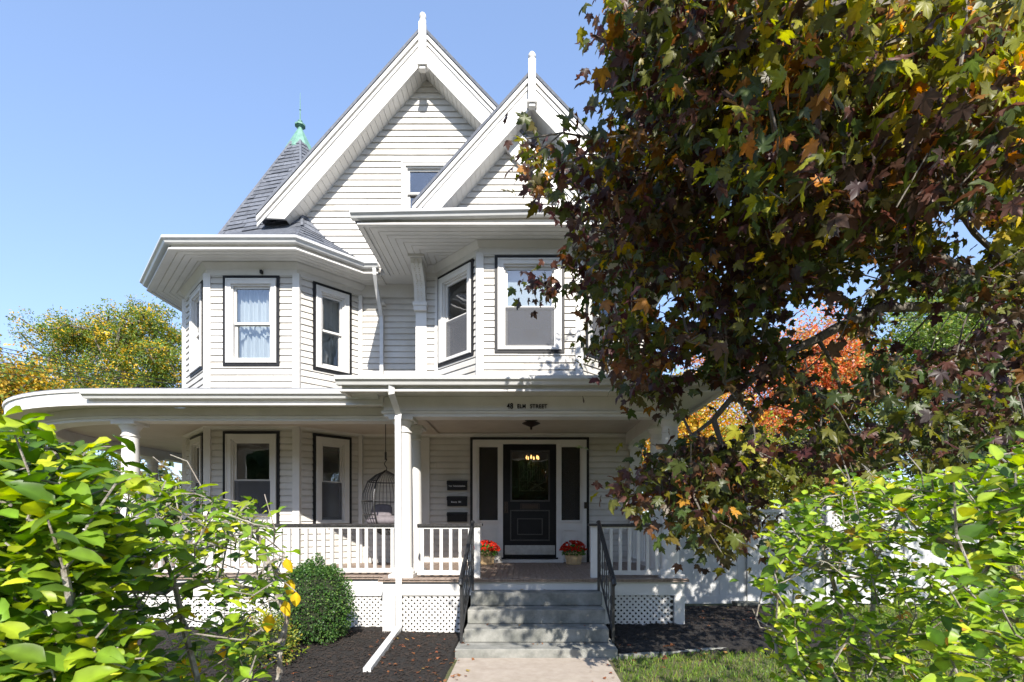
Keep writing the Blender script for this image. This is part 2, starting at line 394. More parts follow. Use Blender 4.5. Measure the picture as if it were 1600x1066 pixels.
def window(fr, u0, u1, z0, z1, black=.050, case=.092, curtain=None, grey_sheet=False, shade=False, label=None):
    b = black; c0, c1, d0, d1 = u0+b, u1-b, z0+b, z1-b
    cb = case*.45
    mb = MB(fr); mb.ring(c0, c1, d0, d1, case, -.02, .052, cb)
    mb.ring(c0+case, c1-case, d0+cb, d1-case, .025, -.12, .02)
    mb.ring(c0+.004, c1-.004, d0+.004, d1-.004, .022, .053, .062, .012)
    wn = mb.build('window', M['trim'], H, label=label)
    if b:
        mb = MB(fr); mb.ring(u0, u1, z0, z1, b, -.005, .040); mb.build('trim', M['black'], wn)
    mb = MB(fr); mb.box(c0-.005, c1+.005, .049, .075, d0+.012, d0+.04) if False else None
    s0, s1, t0, t1 = c0+case+.025, c1-case-.025, d0+cb+.025, d1-case-.025
    mid = t0+(t1-t0)*.5
    mb = MB(fr); mb.ring(s0, s1, mid-.018, t1, .035, -.060, -.022); mb.build('upper_sash', M['trim'], wn)
    mb = MB(fr); mb.ring(s0, s1, t0, mid+.018, .035, -.100, -.062, .05); mb.build('lower_sash', M['trim'], wn)
    mb = MB(fr); mb.box(s0+.03, s1-.03, -.044, -.039, mid, t1-.03); mb.build('pane', M['glass'], wn)
    mb = MB(fr); mb.box(s0+.03, s1-.03, -.084, -.079, t0+.045, mid); mb.build('pane', M['glass'], wn)
    mb = MB(fr); mb.box(s0, s1, -.020, .030, t0-.022, t0-.001); mb.build('sill', M['trim'], wn)
    if grey_sheet:
        mb = MB(fr); mb.box(s0, s1, -.021, -.019, t0, mid); mb.build('sash_sheet', M['grey_sheet'], wn)  # insect mesh on the right bay; under the porch an added sheet
    if shade:
        mb = MB(fr); mb.box(s0-.02, s1+.02, -.145, -.140, mid+.02 if shade == 1 else t0, t1); mb.build('roller_shade', M['shade'], wn)
    if curtain:
        mb = MB(fr); n = 70; A = s0-.03; B = s1+.03
        for lay in range(2):
            base = len(mb.v)
            for k in range(n+1):
                u = A+(B-A)*k/n; t = k/n
                wv = .022*math.sin(t*58+lay)+.014*math.sin(t*31+1.3+lay*2)
                if lay == 0: za, zb = t0-.05, t1+.02
                else:
                    za = t0+(t1-t0)*(.42-.10*math.sin(t*math.pi*3)-.05*math.sin(t*21)); zb = t1+.02
                nn = -.17-.05*(1-lay)+wv
                mb.v.append(mb.p(u, nn, za)); mb.v.append(mb.p(u, nn, zb))
            for k in range(n):
                i = base+2*k; mb.f.append((i, i+2, i+3, i+1))
        cu = mb.build('curtain', M['curtain'], None, smooth=True)
        tag(cu, curtain, 'curtain', 'sheer curtains')
    return (c0+.02, c1-.02, d0+.02, d1-.02)
# plan
BAY = [(-6.51,10.1),(-5.46,9.05),(-3.93,9.05),(-3.08,9.9)]
RB = [(-1.533,9.17),(-.713,8.35),(.866,8.35),(1.686,9.17)]
def face(a, b): return Fr(a[0], a[1], b[0]-a[0], b[1]-a[1]), math.hypot(b[0]-a[0], b[1]-a[1])
FZ, CZ, RZ, UZ = -.81, 1.62, 2.16, 4.42
def rect(L, z0, z1): return [(0,z0),(L,z0),(L,z1),(0,z1)]
lo_z, up_z = (-.12, 1.52), (2.64, 4.19)
f0, l0 = face(BAY[0], BAY[1]); f1, l1 = face(BAY[1], BAY[2]); f2, l2 = face(BAY[2], BAY[3])
wl = (.43, 1.27); wf = (X(350,9.05)+5.46, X(438,9.05)+5.46); wr = (.267, .986)
o = window(f0, *wl, *lo_z, grey_sheet=True); wall(f0, rect(l0, FZ, CZ), [o], wgt=.7)  # porch bay: sheets added to grey too-dark glass and a sky reflection
o = window(f1, *wf, *lo_z, grey_sheet=True, label='ground floor window in the front of the bay under the porch'); wall(f1, rect(l1, FZ, CZ), [o])
o = window(f2, *wr, *lo_z, grey_sheet=True); wall(f2, rect(l2, FZ, CZ), [o])
o = window(f0, *wl, *up_z, curtain='sheer curtain in the narrow left upper window of the turret bay'); wall(f0, rect(l0, RZ, UZ), [o])
o = window(f1, *wf, *up_z, curtain='white sheer curtain with swag in the front upper window of the turret bay'); wall(f1, rect(l1, RZ, UZ), [o])
o = window(f2, *wr, *up_z, curtain='white sheer curtain in the right upper window of the turret bay beside the downspout'); wall(f2, rect(l2, RZ, UZ), [o])
g0, m0 = face(RB[0], RB[1]); g1, m1 = face(RB[1], RB[2]); g2, m2 = face(RB[2], RB[3])
o = window(g0, .07, 1.03, *up_z, grey_sheet=True); wall(g0, rect(m0, RZ, UZ), [o])
o = window(g1, X(773,8.35)+.713, X(882,8.35)+.713, *up_z, grey_sheet=True, shade=1, label='wide upper window of the right bay with pale shade'); wall(g1, rect(m1, RZ, UZ), [o])
o = window(g2, .13, 1.09, *up_z, grey_sheet=True); wall(g2, rect(m2, RZ, UZ), [o])
W9 = Fr(0, 9.9); W17 = Fr(0, 9.17); W45 = Fr(0, 9.45)
wall(W9, [(-3.08,RZ),(-1.87,RZ),(-1.87,4.44),(-3.08,4.44)])
wall(W17, [(-1.87,RZ),(-1.533,RZ),(-1.533,UZ),(-1.87,UZ)])
wall(W17, [(1.686,RZ),(2.09,RZ),(2.09,UZ),(1.686,UZ)], wgt=.3)
wall(Fr(-1.87, 9.9, 0, -1), rect(.73, RZ, UZ), boards=False)
wall(Fr(2.09, 9.17, 0, 1), rect(11, RZ, 4.6), wgt=.01)
DOOR = (X(735,9.9), X(920,9.9), FZ, Z(684,9.9))
wall(W9, [(-3.08,FZ),(2.09,FZ),(2.09,CZ),(-3.08,CZ)], [(DOOR[0]+.02, DOOR[1]-.02, DOOR[2], DOOR[3]-.02)])
wall(Fr(2.09, 9.9, 0, 1), rect(10, G, RZ+.1), wgt=.01)
wall(Fr(-6.51, 20, 0, -1), rect(9.9, G, 4.44), wgt=.01)
wall(Fr(2.09, 20.1, -1, 0), rect(8.6, G, 4.5), boards=False)
o = window(W45, X(628,9.45), -1.33, 5.40, Z(255,9.45), black=0, case=.075)
wall(W45, [(-4.15,4.43),(.81,4.43),(.81,5.2),(-1.76,7.91),(-4.15,5.2)], [o])
wall(W17, [(-1.395,4.5),(1.71,4.5),(1.71,5.22),(.118,6.9),(-1.395,5.22)], [])
mb = MB(); mb.box(-2.4, -1.1, 9.9, 9.95, 5.2, 6.6); mb.build('attic_partition', M['dark_in'], H)
# interior slabs and partitions
mb = MB()
mb.box(-6.45, 2.0, 10.15, 19.9, FZ-.10, FZ-.02); mb.box(-6.4, 2.0, 10.15, 19.9, 1.75, 2.1); mb.box(-6.4, 2.0, 10.15, 19.9, 4.44, 4.5)
mb.build('storey_floors', M['dark_in'], H)
mb = MB(); mb.box(-6.4, 2.0, 13.2, 13.3, FZ, 1.7); mb.box(-2.0, -1.9, 9.99, 13.2, FZ, 1.7); mb.build('hall_partition', M['interior'], H)
mb = MB(); mb.box(-6.4, 2.0, 12.2, 12.3, 2.15, 4.43); mb.box(-2.5, -2.4, 10.0, 12.2, 2.15, 4.43); mb.build('bedroom_partition', M['dark_in'], H)
# corner boards
def cboard(x, y, z0, z1, w=.10):
    mb = MB(); mb.box(x-w/2, x+w/2, y-w/2, y+w/2, z0, z1); return mb.build('corner_board', M['trim'], H)
for (x, y) in BAY[:3]: cboard(x, y+.015, FZ, CZ, .12); cboard(x, y+.015, RZ, 4.23, .12)
for (x, y) in RB[1:3]: cboard(x, y+.015, RZ, 4.23, .12)
for (x, y, z0, z1, w) in ((-3.08,9.86,RZ,4.2,.07),(-3.08,9.86,FZ,CZ,.07),(-1.535,9.15,RZ,4.23,.06)): cboard(x, y, z0, z1, w)
mb = MB(); mb.box(-1.90, -1.71, 9.13, 9.19, RZ, 3.72); mb.build('corner_board', M['trim'], H)
mb = MB(); mb.box(X(655,9.85), X(671,9.85), 9.85, 9.93, FZ, CZ-.08); mb.build('pilaster', M['trim'], H)
mb = MB(); mb.box(X(984,9.85), X(1003,9.85), 9.83, 9.93, FZ, CZ-.30); mb.box(X(981,9.85), X(1006,9.85), 9.80, 9.93, CZ-.30, CZ-.25)
mb.box(X(983,9.85), X(1004,9.85), 9.82, 9.93, CZ-.25, CZ-.01); mb.build('pilaster', M['trim'], H)
# friezes and crown mouldings
def sweep_part(name, path, prof, m, parent=None, **k):
    mb = MB(); mb.sweep(path, prof); return mb.build(name, m, parent or H, **k)
def rp(n0, n1, z0, z1): return [(n0,z0),(n1,z0),(n1,z1),(n0,z1)]
bayW = [(-6.51,14),(-6.51,10.1),(-5.46,9.05),(-3.93,9.05),(-3.06,9.92)]
rbW = [(-1.88,9.9),(-1.88,9.17),(-1.533,9.17),(-.713,8.35),(.866,8.35),(1.686,9.17),(2.10,9.17),(2.10,12)]
for P in (bayW, rbW):
    sweep_part('frieze', P, [(-.05,4.205),(.035,4.205),(.035,4.225),(.03,4.225),(.03,4.30),(.045,4.31),(.06,4.33),(.095,4.385),(.10,4.398),(-.05,4.398)], M['trim'])
sweep_part('frieze', [(-3.3,9.9),(-1.7,9.9)], [(-.05,4.19),(.04,4.19),(.04,4.21),(.03,4.21),(.03,4.425),(-.05,4.425)], M['trim'])
mb = MB(); mb.box(-3.5, -1.86, 9.45, 9.95, 4.428, 4.45); mb.box(-3.5,-1.86,9.43,9.46,4.40,4.50); mb.build('soffit', M['trim'], H)
sweep_part('ceiling_moulding', [(-6.51,14),(-6.51,10.1),(-5.46,9.05),(-3.93,9.05),(-3.08,9.9),(2.2,9.9)], [(-.02,1.555),(.028,1.555),(.03,1.575),(.075,1.60),(.075,1.617),(-.02,1.617)], M['trim'])
# eaves
def gutter_prof(z, d=.115, h=.125): return [(.002,z),(d*.62,z),(d*.75,z+h*.35),(d*.97,z+h*.55),(d,z+h*.62),(d,z+h),(d-.018,z+h),(d-.018,z+h*.9),(.012,z+h*.9),(.002,z+h)]
bayE = [(-7.2,14.5),(-7.2,10.05),(-5.75,8.52),(-3.72,8.52),(-2.88,9.36),(-2.60,9.36)]
mb = MB()
for k in range(5):
    mb.sweep(bayE, rp(-.105*(k+1)+.008, -.105*k-.004, 4.402, 4.412))
mb.build('soffit', M['trim'], H, kind='stuff')
mb = MB(); mb.sweep(bayE, rp(-.9, -.006, 4.413, 4.43)); mb.build('eave_backing', M['old_trim'], H)
sweep_part('fascia', bayE, [(-.03,4.375),(.035,4.375),(.035,4.40),(-.006,4.405),(-.006,4.53),(-.03,4.53)], M['trim'])
sweep_part('gutter', [(-7.3,14.5)]+[(-7.2,10.05),(-5.75,8.52),(-3.72,8.52),(-2.88,9.36),(-2.60,9.36)], gutter_prof(4.46,.14,.09), M['gutter'])
RE = [(-2.45,9.45),(-2.45,7.81),(2.67,7.81),(2.67,13)]
mb = MB()
for k in range(13):
    mb.sweep(RE, rp(-.105*(k+1)+.008, -.105*k-.004, 4.402, 4.412))
mb.build('soffit', M['trim'], H, kind='stuff')
mb = MB(); mb.sweep(RE, rp(-1.35, -.006, 4.413, 4.43)); mb.build('eave_backing', M['old_trim'], H)
sweep_part('fascia', RE, [(-.03,4.375),(.035,4.375),(.035,4.40),(-.006,4.405),(-.006,4.52),(-.03,4.52)], M['trim'])
mb = MB(); gp = gutter_prof(4.435,.14,.09)   # the front gutter climbs a little to the right
n = len(gp)
for (x, dz) in ((-2.56, 0), (2.78, .10)): mb.v += [(x, 7.80-a, z+dz) for a, z in gp]
mb.f = [(k, (k+1) % n, n+(k+1) % n, n+k) for k in range(n)]+[tuple(range(n)), tuple(range(2*n-1, n-1, -1))]
mb.build('gutter', M['gutter'], H)
# skirt roof over right eave
mb = MB()
a, b, c, d = (-2.58,7.68), (2.80,7.68), (1.9,9.2), (-1.39,9.2)
mb.poly([(a[0],a[1],4.525),(b[0],b[1],4.625),(c[0],c[1],5.26),(d[0],d[1],5.26)])
mb.poly([(a[0],a[1],4.525),(d[0],d[1],5.26),(d[0],9.9,5.26),(a[0],9.46,4.525)])
mb.poly([(b[0],b[1],4.625),(b[0],13,4.625),(c[0],13,5.26),(c[0],c[1],5.26)])
mb.build('lower_roof', M['shingle'], H)
# gable rakes
def rake(name_mat, D, Dw, apex, end, zi_apex, endi):
    # outer edge apex->end, inner edge (below) zi_apex->endi; all (x, z)
    mb = MB(); mb.prism([(apex[0],D,apex[1]),(end[0],D,end[1]),(endi[0],D,endi[1]),(apex[0],D,zi_apex)], (0,.045,0))
    o = mb.build('rake_board', M['trim'], H)
    sx = 1 if end[0] > apex[0] else -1
    dx, dz = end[0]-apex[0], end[1]-apex[1]; L = math.hypot(dx, dz); dx /= L; dz /= L
    nx, nz = -dz*sx*-1, -abs(dx)           # inward, downwards
    nx = (dz)*sx
    def q(s, t): return (apex[0]+dx*s + nx*t*1.0, apex[1]+dz*s - abs(dx)*t)
    for (t0, t1, pr) in ((.0,.055,.05),(.075,.115,.022)):
        vt = lambda t: t/abs(dx)
        mb = MB(); mb.prism([(apex[0],D-pr,apex[1]-vt(t0)),(end[0],D-pr,end[1]-vt(t0)),(end[0],D-pr,end[1]-vt(t1)),(apex[0],D-pr,apex[1]-vt(t1))], (0,pr-.001,0))
        mb.build('rake_moulding', M['trim'], H)
    # soffit boards between rake and wall
    mb = MB(); n = int(math.hypot(endi[0]-apex[0], endi[1]-zi_apex)/.115)
    for k in range(n):
        s0, s1 = k/n+.0008, (k+1)/n-.0015
        A = (apex[0]+(endi[0]-apex[0])*s0, zi_apex+(endi[1]-zi_apex)*s0); B = (apex[0]+(endi[0]-apex[0])*s1, zi_apex+(endi[1]-zi_apex)*s1)
        mb.hexa([(A[0],D+.047,A[1]),(B[0],D+.047,B[1]),(B[0],Dw+.02,B[1]),(A[0],Dw+.02,A[1]),(A[0],D+.047,A[1]+.02),(B[0],D+.047,B[1]+.02),(B[0],Dw+.02,B[1]+.02),(A[0],Dw+.02,A[1]+.02)])
    mb.build('rake_soffit', M['trim'], H, kind='stuff')
    mb = MB(); mb.prism([(apex[0],D+.046,zi_apex+.022),(endi[0],D+.046,endi[1]+.022),(endi[0],D+.046,endi[1]+.06),(apex[0],D+.046,zi_apex+.06)], (0,Dw-D,0)); mb.build('soffit_backing', M['old_trim'], H)
def gable_roof(D, D2, apex, l, r):
    for e in (l, r):
        mb = MB(); mb.prism([(apex[0],D-.07,apex[1]+.005),(e[0],D-.07,e[1]+.005),(e[0],D-.07,e[1]+.065),(apex[0],D-.07,apex[1]+.065)], (0,D2-D,0)); mb.build('roof', M['shingle'], H)
AL, AR = (-1.76, 8.43), (.118, 7.43)
rake('', 9.07, 9.45, AL, (-4.62,5.22), 7.91, (-4.15,5.20)); rake('', 9.07, 9.45, AL, (1.30,5.2), 7.91, (.81,5.2))
rake('', 8.78, 9.17, AR, (-1.874,5.215), 6.90, (-1.395,5.22)); rake('', 8.78, 9.17, AR, (2.22,5.215), 6.90, (1.71,5.22))
gable_roof(9.07, 20, AL, (-4.62,5.22), (1.30,5.2)); gable_roof(8.78, 14, AR, (-1.874,5.215), (2.22,5.215))
mb = MB(); mb.poly([(-4.62,9.6,5.2),(-6.9,11,4.6),(-6.9,20,4.6),(-4.62,20,5.2)]); mb.poly([(1.3,13,5.2),(2.6,13,4.6),(2.6,20,4.6),(1.3,20,5.2)]); mb.build('roof', M['shingle'], H)
mb = MB(); mb.poly([(-4.15,20,4.4),(.81,20,4.4),(.81,20,5.2),(-1.76,20,7.91),(-4.15,20,5.2)]); mb.build('wall', M['siding'], H)
# finials
def finial(x, y, z0, z1, worn):
    mb = MB(); w = .062
    mb.box(x-w, x+w, y-.06, y+.06, z0+.09, z1-.18)
    mb.box(x-w*1.35, x+w*1.35, y-.08, y+.08, z0+.05, z0+.088); mb.box(x-w*.8, x+w*.8, y-.05, y+.05, z0, z0+.048)
    mb.build('finial_post', M['trim'], H, bevel=.006)
    mb = MB()
    if worn: mb.lathe([(.0,.0),(.055,.0),(.06,.05),(.045,.08),(.06,.12),(.05,.16),(.02,.19),(0,.2)], (x, y, z1-.18), 10)
    else: mb.lathe([(.0,.0),(.06,.0),(.065,.015),(.035,.03),(.062,.06),(.066,.09),(.045,.125),(.012,.16),(0,.17)], (x, y, z1-.18), 14)
    mb.build('finial_knob', M['old_trim'] if worn else M['trim'], H, smooth=True)
finial(-1.745, 8.98, 7.68, 8.66, True); finial(.12, 8.70, 6.82, 7.78, False)
# turret roof
TA = Vector((X(469,11.0), 11.0, 8.15))
ring0 = [(-7.22,13.0,4.55),(-7.22,10.05,4.55),(-5.76,8.50,4.55),(-3.70,8.50,4.55),(-2.58,9.62,4.55),(-2.2,11,4.55)]
ring1 = [(-6.42,12.3,4.92),(-6.42,10.38,4.92),(-5.48,9.27,4.92),(-3.90,9.20,5.14),(-3.18,9.75,4.95),(-2.9,11,4.95)]
SH = []
def facet(a0, a1, b0, b1, nrow, tab, w=1.0):
    a0, a1, b0, b1 = map(Vector, (a0, a1, b0, b1))
    nrm = (a1-a0).cross(b0-a0).normalized()
    if nrm.z < 0: nrm = -nrm
    for k in range(nrow):
        t0, t1 = k/nrow, (k+1)/nrow
        P0, P1 = a0.lerp(b0, t0), a1.lerp(b1, t0); Q0, Q1 = a0.lerp(b0, t1), a1.lerp(b1, t1)
        L = (P1-P0).length; n = max(1, int(L/tab+.5)); cuts = [0.0]
        off = random.uniform(.2, .8)
        for j in range(n): cuts.append(min(1, (j+off)/n+random.uniform(-.15, .15)/n))
        cuts = sorted(c for c in cuts if c < .995)+[1.0]
        for c, d in zip(cuts, cuts[1:]):
            e = .006/max(L, .05)*.5
            th = .012+random.uniform(0, .007)*(1 if random.random() < .7 else 2)
            A, B, C, D_ = P0.lerp(P1, c+e), P0.lerp(P1, d-e), Q0.lerp(Q1, d-e), Q0.lerp(Q1, c+e)
            mb = MB(); mb.hexa([tuple(A), tuple(B), tuple(C), tuple(D_), tuple(A+nrm*th), tuple(B+nrm*th), tuple(C+nrm*.003), tuple(D_+nrm*.003)])
            m = (A+C)/2; px = XC+FP*m.x/m.y; py = YC-FP*m.z/m.y
            SH.append([(B-A).length*FP/m.y*w, mb])
tb = MB()
tip = [tuple(Vector(r).lerp(TA, .88)) for r in ring1]
for k in range(5):
    tb.poly([ring0[k], ring0[k+1], ring1[k+1], ring1[k]]); tb.poly([ring1[k], ring1[k+1], tip[k+1], tip[k]])
TR = tb.build('turret_roof', M['shingle'], H)
for k in (1, 2, 3):
    facet(ring0[k], ring0[k+1], ring1[k], ring1[k+1], 6, .30, .9 if k != 3 else 1.3)
    facet(ring1[k], ring1[k+1], tip[k], tip[k+1], 24, .30, 1.0)
SH.sort(key=lambda r: -r[0])
for r in SH[:300]: r[1].build('shingle', M['shingle'], TR)
mb = MB()
for r in SH[300:]:
    i = len(mb.v); mb.v += r[1].v; mb.f += [tuple(i+q for q in f) for f in r[1].f]
mb.build('shingle', M['shingle'], TR, kind='stuff')
# hip ridge caps
mb = MB()
for k in (1, 2, 3): mb.tube([ring1[k], tip[k]], [.035, .03], 5)
mb.build('ridge_cap', M['shingle'], TR)
mb = MB(); mb.lathe([(.30,-.52),(.31,-.50),(.05,.02),(.05,.06),(.11,.09),(.11,.12),(.04,.16),(.05,.2),(0,.22)], tuple(TA), 8); mb.build('copper_cap', M['copper'], TR)
mb = MB(); mb.tube([(TA.x,TA.y,TA.z+.18),(TA.x,TA.y,Z(145,11))], [.014,.004], 6); mb.lathe([(0,-.02),(.022,0),(0,.02)], (TA.x,TA.y,Z(172,11)), 8); mb.build('spire', M['copper'], TR)
# corbel bracket
mb = MB(); x0, x1 = -1.905, -1.715
pr = [(.04,3.76),(.10,3.76),(.11,3.82),(.14,3.90),(.16,4.0),(.20,4.08),(.27,4.14),(.36,4.20),(.42,4.27),(.44,4.34),(.44,4.36),(.04,4.36)]
W = Fr(0, 9.17); mb.fr = W; mb.prism([(x0,n_,z_) for n_, z_ in pr], (x1-x0,0,0)); BR = mb.build('bracket', M['trim'], H)
mb = MB(W); mb.box(x0-.03, x1+.03, .02, .13, 3.70, 3.755); mb.box(x0-.015, x1+.015, .02, .11, 3.62, 3.70); mb.build('bracket_base', M['trim'], BR)
mb = MB(W); mb.box(x0-.035, x1+.04, .02, .48, 4.362, 4.40); mb.build('bracket_cap', M['trim'], BR)
mb = MB(W)
for k in range(len(pr)-4):
    (na, za), (nb, zb) = pr[k+1], pr[k+2]
    for t in (.15, .5, .85):
        nn = na+(nb-na)*t; zz = za+(zb-za)*t
        for s_ in (-1, 1):
            cx = (x0+x1)/2+s_*(.018+.022*abs(math.sin(zz*40)))
            mb.box(cx-.009, cx+.009, nn+.001, nn+.007, zz-.010, zz+.010)
mb.build('carving', M['old_trim'], BR)
# small snow guard / spotlight fitting on the turret frieze
mb = MB(); mb.box(X(409,9.0)-.02, X(409,9.0)+.02, 8.96, 9.01, Z(428,9.0), Z(424,9.0)+.01); mb.build('hook', M['black'], H)
# ---------------------------------------------------------------- porch
arcc = (-5.74, 10.40)
def arc(r, n=18, a0=math.pi, a1=1.5*math.pi): return [(arcc[0]+r*math.cos(a0+(a1-a0)*k/n), arcc[1]+r*math.sin(a0+(a1-a0)*k/n)) for k in range(n+1)]
PL = [(-8.64,18.0)]+arc(2.90)+[(-1.93,7.50)]
PLr = [(-8.64,18.0)]+arc(2.90)+[(-1.2,7.50)]
beam = [(-.25,1.41),(.0,1.41),(.0,1.445),(.022,1.45),(.03,1.475),(.012,1.485),(.0,1.49),(.0,1.595),(-.25,1.595)]
sweep_part('porch_beam', PL, beam, M['trim'])
sweep_part('soffit', PL, rp(.0, .345, 1.597, 1.612), M['trim'])
sweep_part('fascia', PL, [(.33,1.555),(.375,1.555),(.375,1.575),(.35,1.58),(.35,1.735),(.33,1.735)], M['trim'])
sweep_part('drip_edge', PL, [(.30,1.737),(.372,1.737),(.372,1.775),(.30,1.785)], M['trim'])
sweep_part('gutter', [(X(132,7.1),7.15),(-1.98,7.15)], gutter_prof(1.635,.13,.09), M['gutter'])
sweep_part('porch_roof', PLr, [(.365,1.777),(.365,1.79),(-1.56,2.26),(-1.56,2.20)], M['shingle'])
mb = MB(); mb.box(-6.5, 2.05, 9.05, 10.0, 2.165, 2.20); mb.build('porch_roof', M['shingle'], H)
# entry portico
PE = [(-1.93,8.2),(-1.93,7.18),(2.155,7.18),(2.155,9.95)]
sweep_part('porch_beam', PE, [(-.25,1.41),(.0,1.41),(.0,1.445),(.025,1.45),(.035,1.475),(.012,1.49),(.0,1.495),(.0,1.685),(-.25,1.685)], M['trim'])
sweep_part('soffit', PE, rp(.0, .42, 1.687, 1.70), M['trim'])
sweep_part('fascia', PE, [(.40,1.645),(.455,1.645),(.455,1.668),(.425,1.672),(.425,1.80),(.40,1.80)], M['trim'])
sweep_part('gutter', [(-2.40,6.752),(2.52,6.752)], gutter_prof(1.715,.14,.105), M['gutter'])
sweep_part('drip_edge', PE, [(.36,1.802),(.44,1.802),(.44,1.83),(.36,1.84)], M['trim'])
mb = MB()
mb.poly([(-2.36,6.74,1.835),(2.59,6.74,1.835),(2.1,9.2,2.2),(-1.9,9.2,2.2)]); mb.poly([(-2.36,6.74,1.835),(-1.9,9.2,2.2),(-2.36,9.2,1.86)]); mb.poly([(2.59,6.74,1.835),(2.59,10,1.835),(2.1,9.2,2.2)])
mb.build('porch_roof', M['shingle'], H)
mb = MB(); mb.poly([(-8.4,18,1.60)]+[(x,y,1.60) for x,y in arc(2.66)]+[(-1.9,7.74,1.60),(-1.9,9.98,1.60),(-3.0,9.98,1.60),(-3.9,9.15,1.60),(-5.4,9.15,1.60),(-6.4,10.2,1.60),(-6.4,18,1.60)])
mb.build('porch_ceiling', M['ceil'], H)
mb = MB(); mb.poly([(-1.72,7.40,1.625),(1.92,7.40,1.625),(1.92,9.98,1.625),(-1.72,9.98,1.625)]); mb.poly([(-2.4,7.2,1.602),(-1.6,7.2,1.602),(-1.6,9.98,1.602),(-2.4,9.98,1.602)]); mb.build('porch_ceiling', M['ceil'], H)
# floor
mb = MB(); fp = [(-8.72,18)]+arc(2.97)+[(-1.98,7.43),(-1.98,7.08),(2.22,7.08),(2.22,9.88),(-3.05,9.88),(-3.93,9.03),(-5.46,9.03),(-6.5,10.1),(-6.5,18)]
mb.prism([(x,y,FZ-.032) for x,y in fp], (0,0,.03)); mb.build('floor_slab', M['floor'], H)
FB = []
xx = -1.97
k = 0
while xx < 2.21:
    wd = .082
    mb = MB(); mb.box(xx, min(2.215, xx+wd-.005), 7.06+random.uniform(-.004,.004), 9.87, FZ-.001, FZ+.010+random.uniform(-.0015,.0015)); mb.build('floor_board', M['floor'], H); xx += wd; k += 1
mb = MB(); xx = -5.74
while xx < -1.99: mb.box(xx, xx+.077, 7.41, 9.02, FZ-.001, FZ+.009); xx += .082
mb.build('floor_board', M['floor'], H, kind='stuff')
# rim boards and lattice skirt
mb = MB(); mb.sweep([(-8.64,18)]+arc(2.92)+[(-1.90,7.48)], rp(-.03,.0,-1.09,FZ-.034)); mb.build('rim_board', M['trim'], H)
mb = MB(); mb.sweep([(-1.93,8.0),(-1.93,7.13),(2.17,7.13),(2.17,9.9)], rp(-.03,.0,-1.03,FZ-.034)); mb.build('rim_board', M['trim'], H)
mb = MB(); mb.sweep([(-8.64,18)]+arc(2.88)[:-1]+[(-5.80,7.52)], rp(-.03,.0,G-.05,-1.092)); mb.build('skirt_board', M['trim'], H)
def lattice(fr, u0, u1, z0, z1, m=M['trim'], parent=None, pitch=.075, wd=.032, name='lattice', n=0.0):
    mb = MB(fr)
    for s_ in (1, -1):
        nn0, nn1 = (n+.0, n+.007) if s_ > 0 else (n+.0075, n+.0145)
        c = u0-(z1-z0); step = pitch*1.414*.75
        while c < u1+(z1-z0):
            # strip centre line u = c + s*(z - zmid)
            pts = []
            h = wd*.707
            def clipseg(off):
                # param z range where u in range
                if s_ > 0: za, zb = z0, z1; ua = c+off
                za = max(z0, z0+(u0-(c+off)) if s_ > 0 else z0+((c+off)-u1)); zb = min(z1, z0+(u1-(c+off)) if s_ > 0 else z0+((c+off)-u0))
                return za, zb
            a = clipseg(-h); b = clipseg(h)
            za, zb = max(a[0], b[0]), min(a[1], b[1])
            if s_ > 0: f = lambda z, o: c+o+(z-z0)
            else: f = lambda z, o: c+o-(z-z0)
            if zb-za > .01:
                mb.hexa([(f(za,-h),nn0,za),(f(za,h),nn0,za),(f(za,h),nn1,za),(f(za,-h),nn1,za),(f(zb,-h),nn0,zb),(f(zb,h),nn0,zb),(f(zb,h),nn1,zb),(f(zb,-h),nn1,zb)])
            c += step
    return mb.build(name, m, parent or H)
LAT = [(Fr(0,7.17), -1.75, X(722,7.13), G+.03, -1.03), (Fr(0,7.17), 1.17, 2.03, G+.13, -1.03), (Fr(0,7.52), -2.9, X(606,7.5), G+.03, -1.07), (Fr(0,7.52), -4.3, -3.0, G+.03, -1.07), (Fr(0,7.52), -5.7, -4.4, G+.03, -1.07)]
for a in LAT: lattice(*a)
mb = MB(); mb.box(-1.93,-1.76,7.12,7.2,G-.05,-1.03); mb.build('skirt_post', M['trim'], H)
mb = MB(); mb.box(X(606,7.45),-1.935,7.45,7.55,G-.05,-1.09); mb.build('skirt_post', M['trim'], H)
mb = MB(); mb.box(2.03,2.17,7.115,7.2,G-.05,-1.03); mb.build('skirt_post', M['trim'], H)
mb = MB(); mb.box(1.01,1.17,7.12,7.2,G-.05,-1.03); mb.build('skirt_post', M['trim'], H)
mb = MB(); mb.box(2.13,2.165,7.2,9.9,G-.05,-1.03); mb.build('skirt_board', M['trim'], H)
mb = MB(); mb.box(1.17,2.03,7.13,7.2,G-.02,G+.14); mb.build('skirt_board', M['trim'], H)
for a, b in ((-3.0,-2.9),(-4.4,-4.3),(-5.8,-5.7)):
    mb = MB(); mb.box(a,b,7.49,7.55,G-.05,-1.09); mb.build('skirt_post', M['trim'], H)
mb = MB(); mb.box(-6.4, 2.1, 9.0, 9.05, G-.1, FZ-.04); mb.build('crawlspace_back', M['dark_in'], H)  # dark plane behind the lattice; the void's shade is in its colour
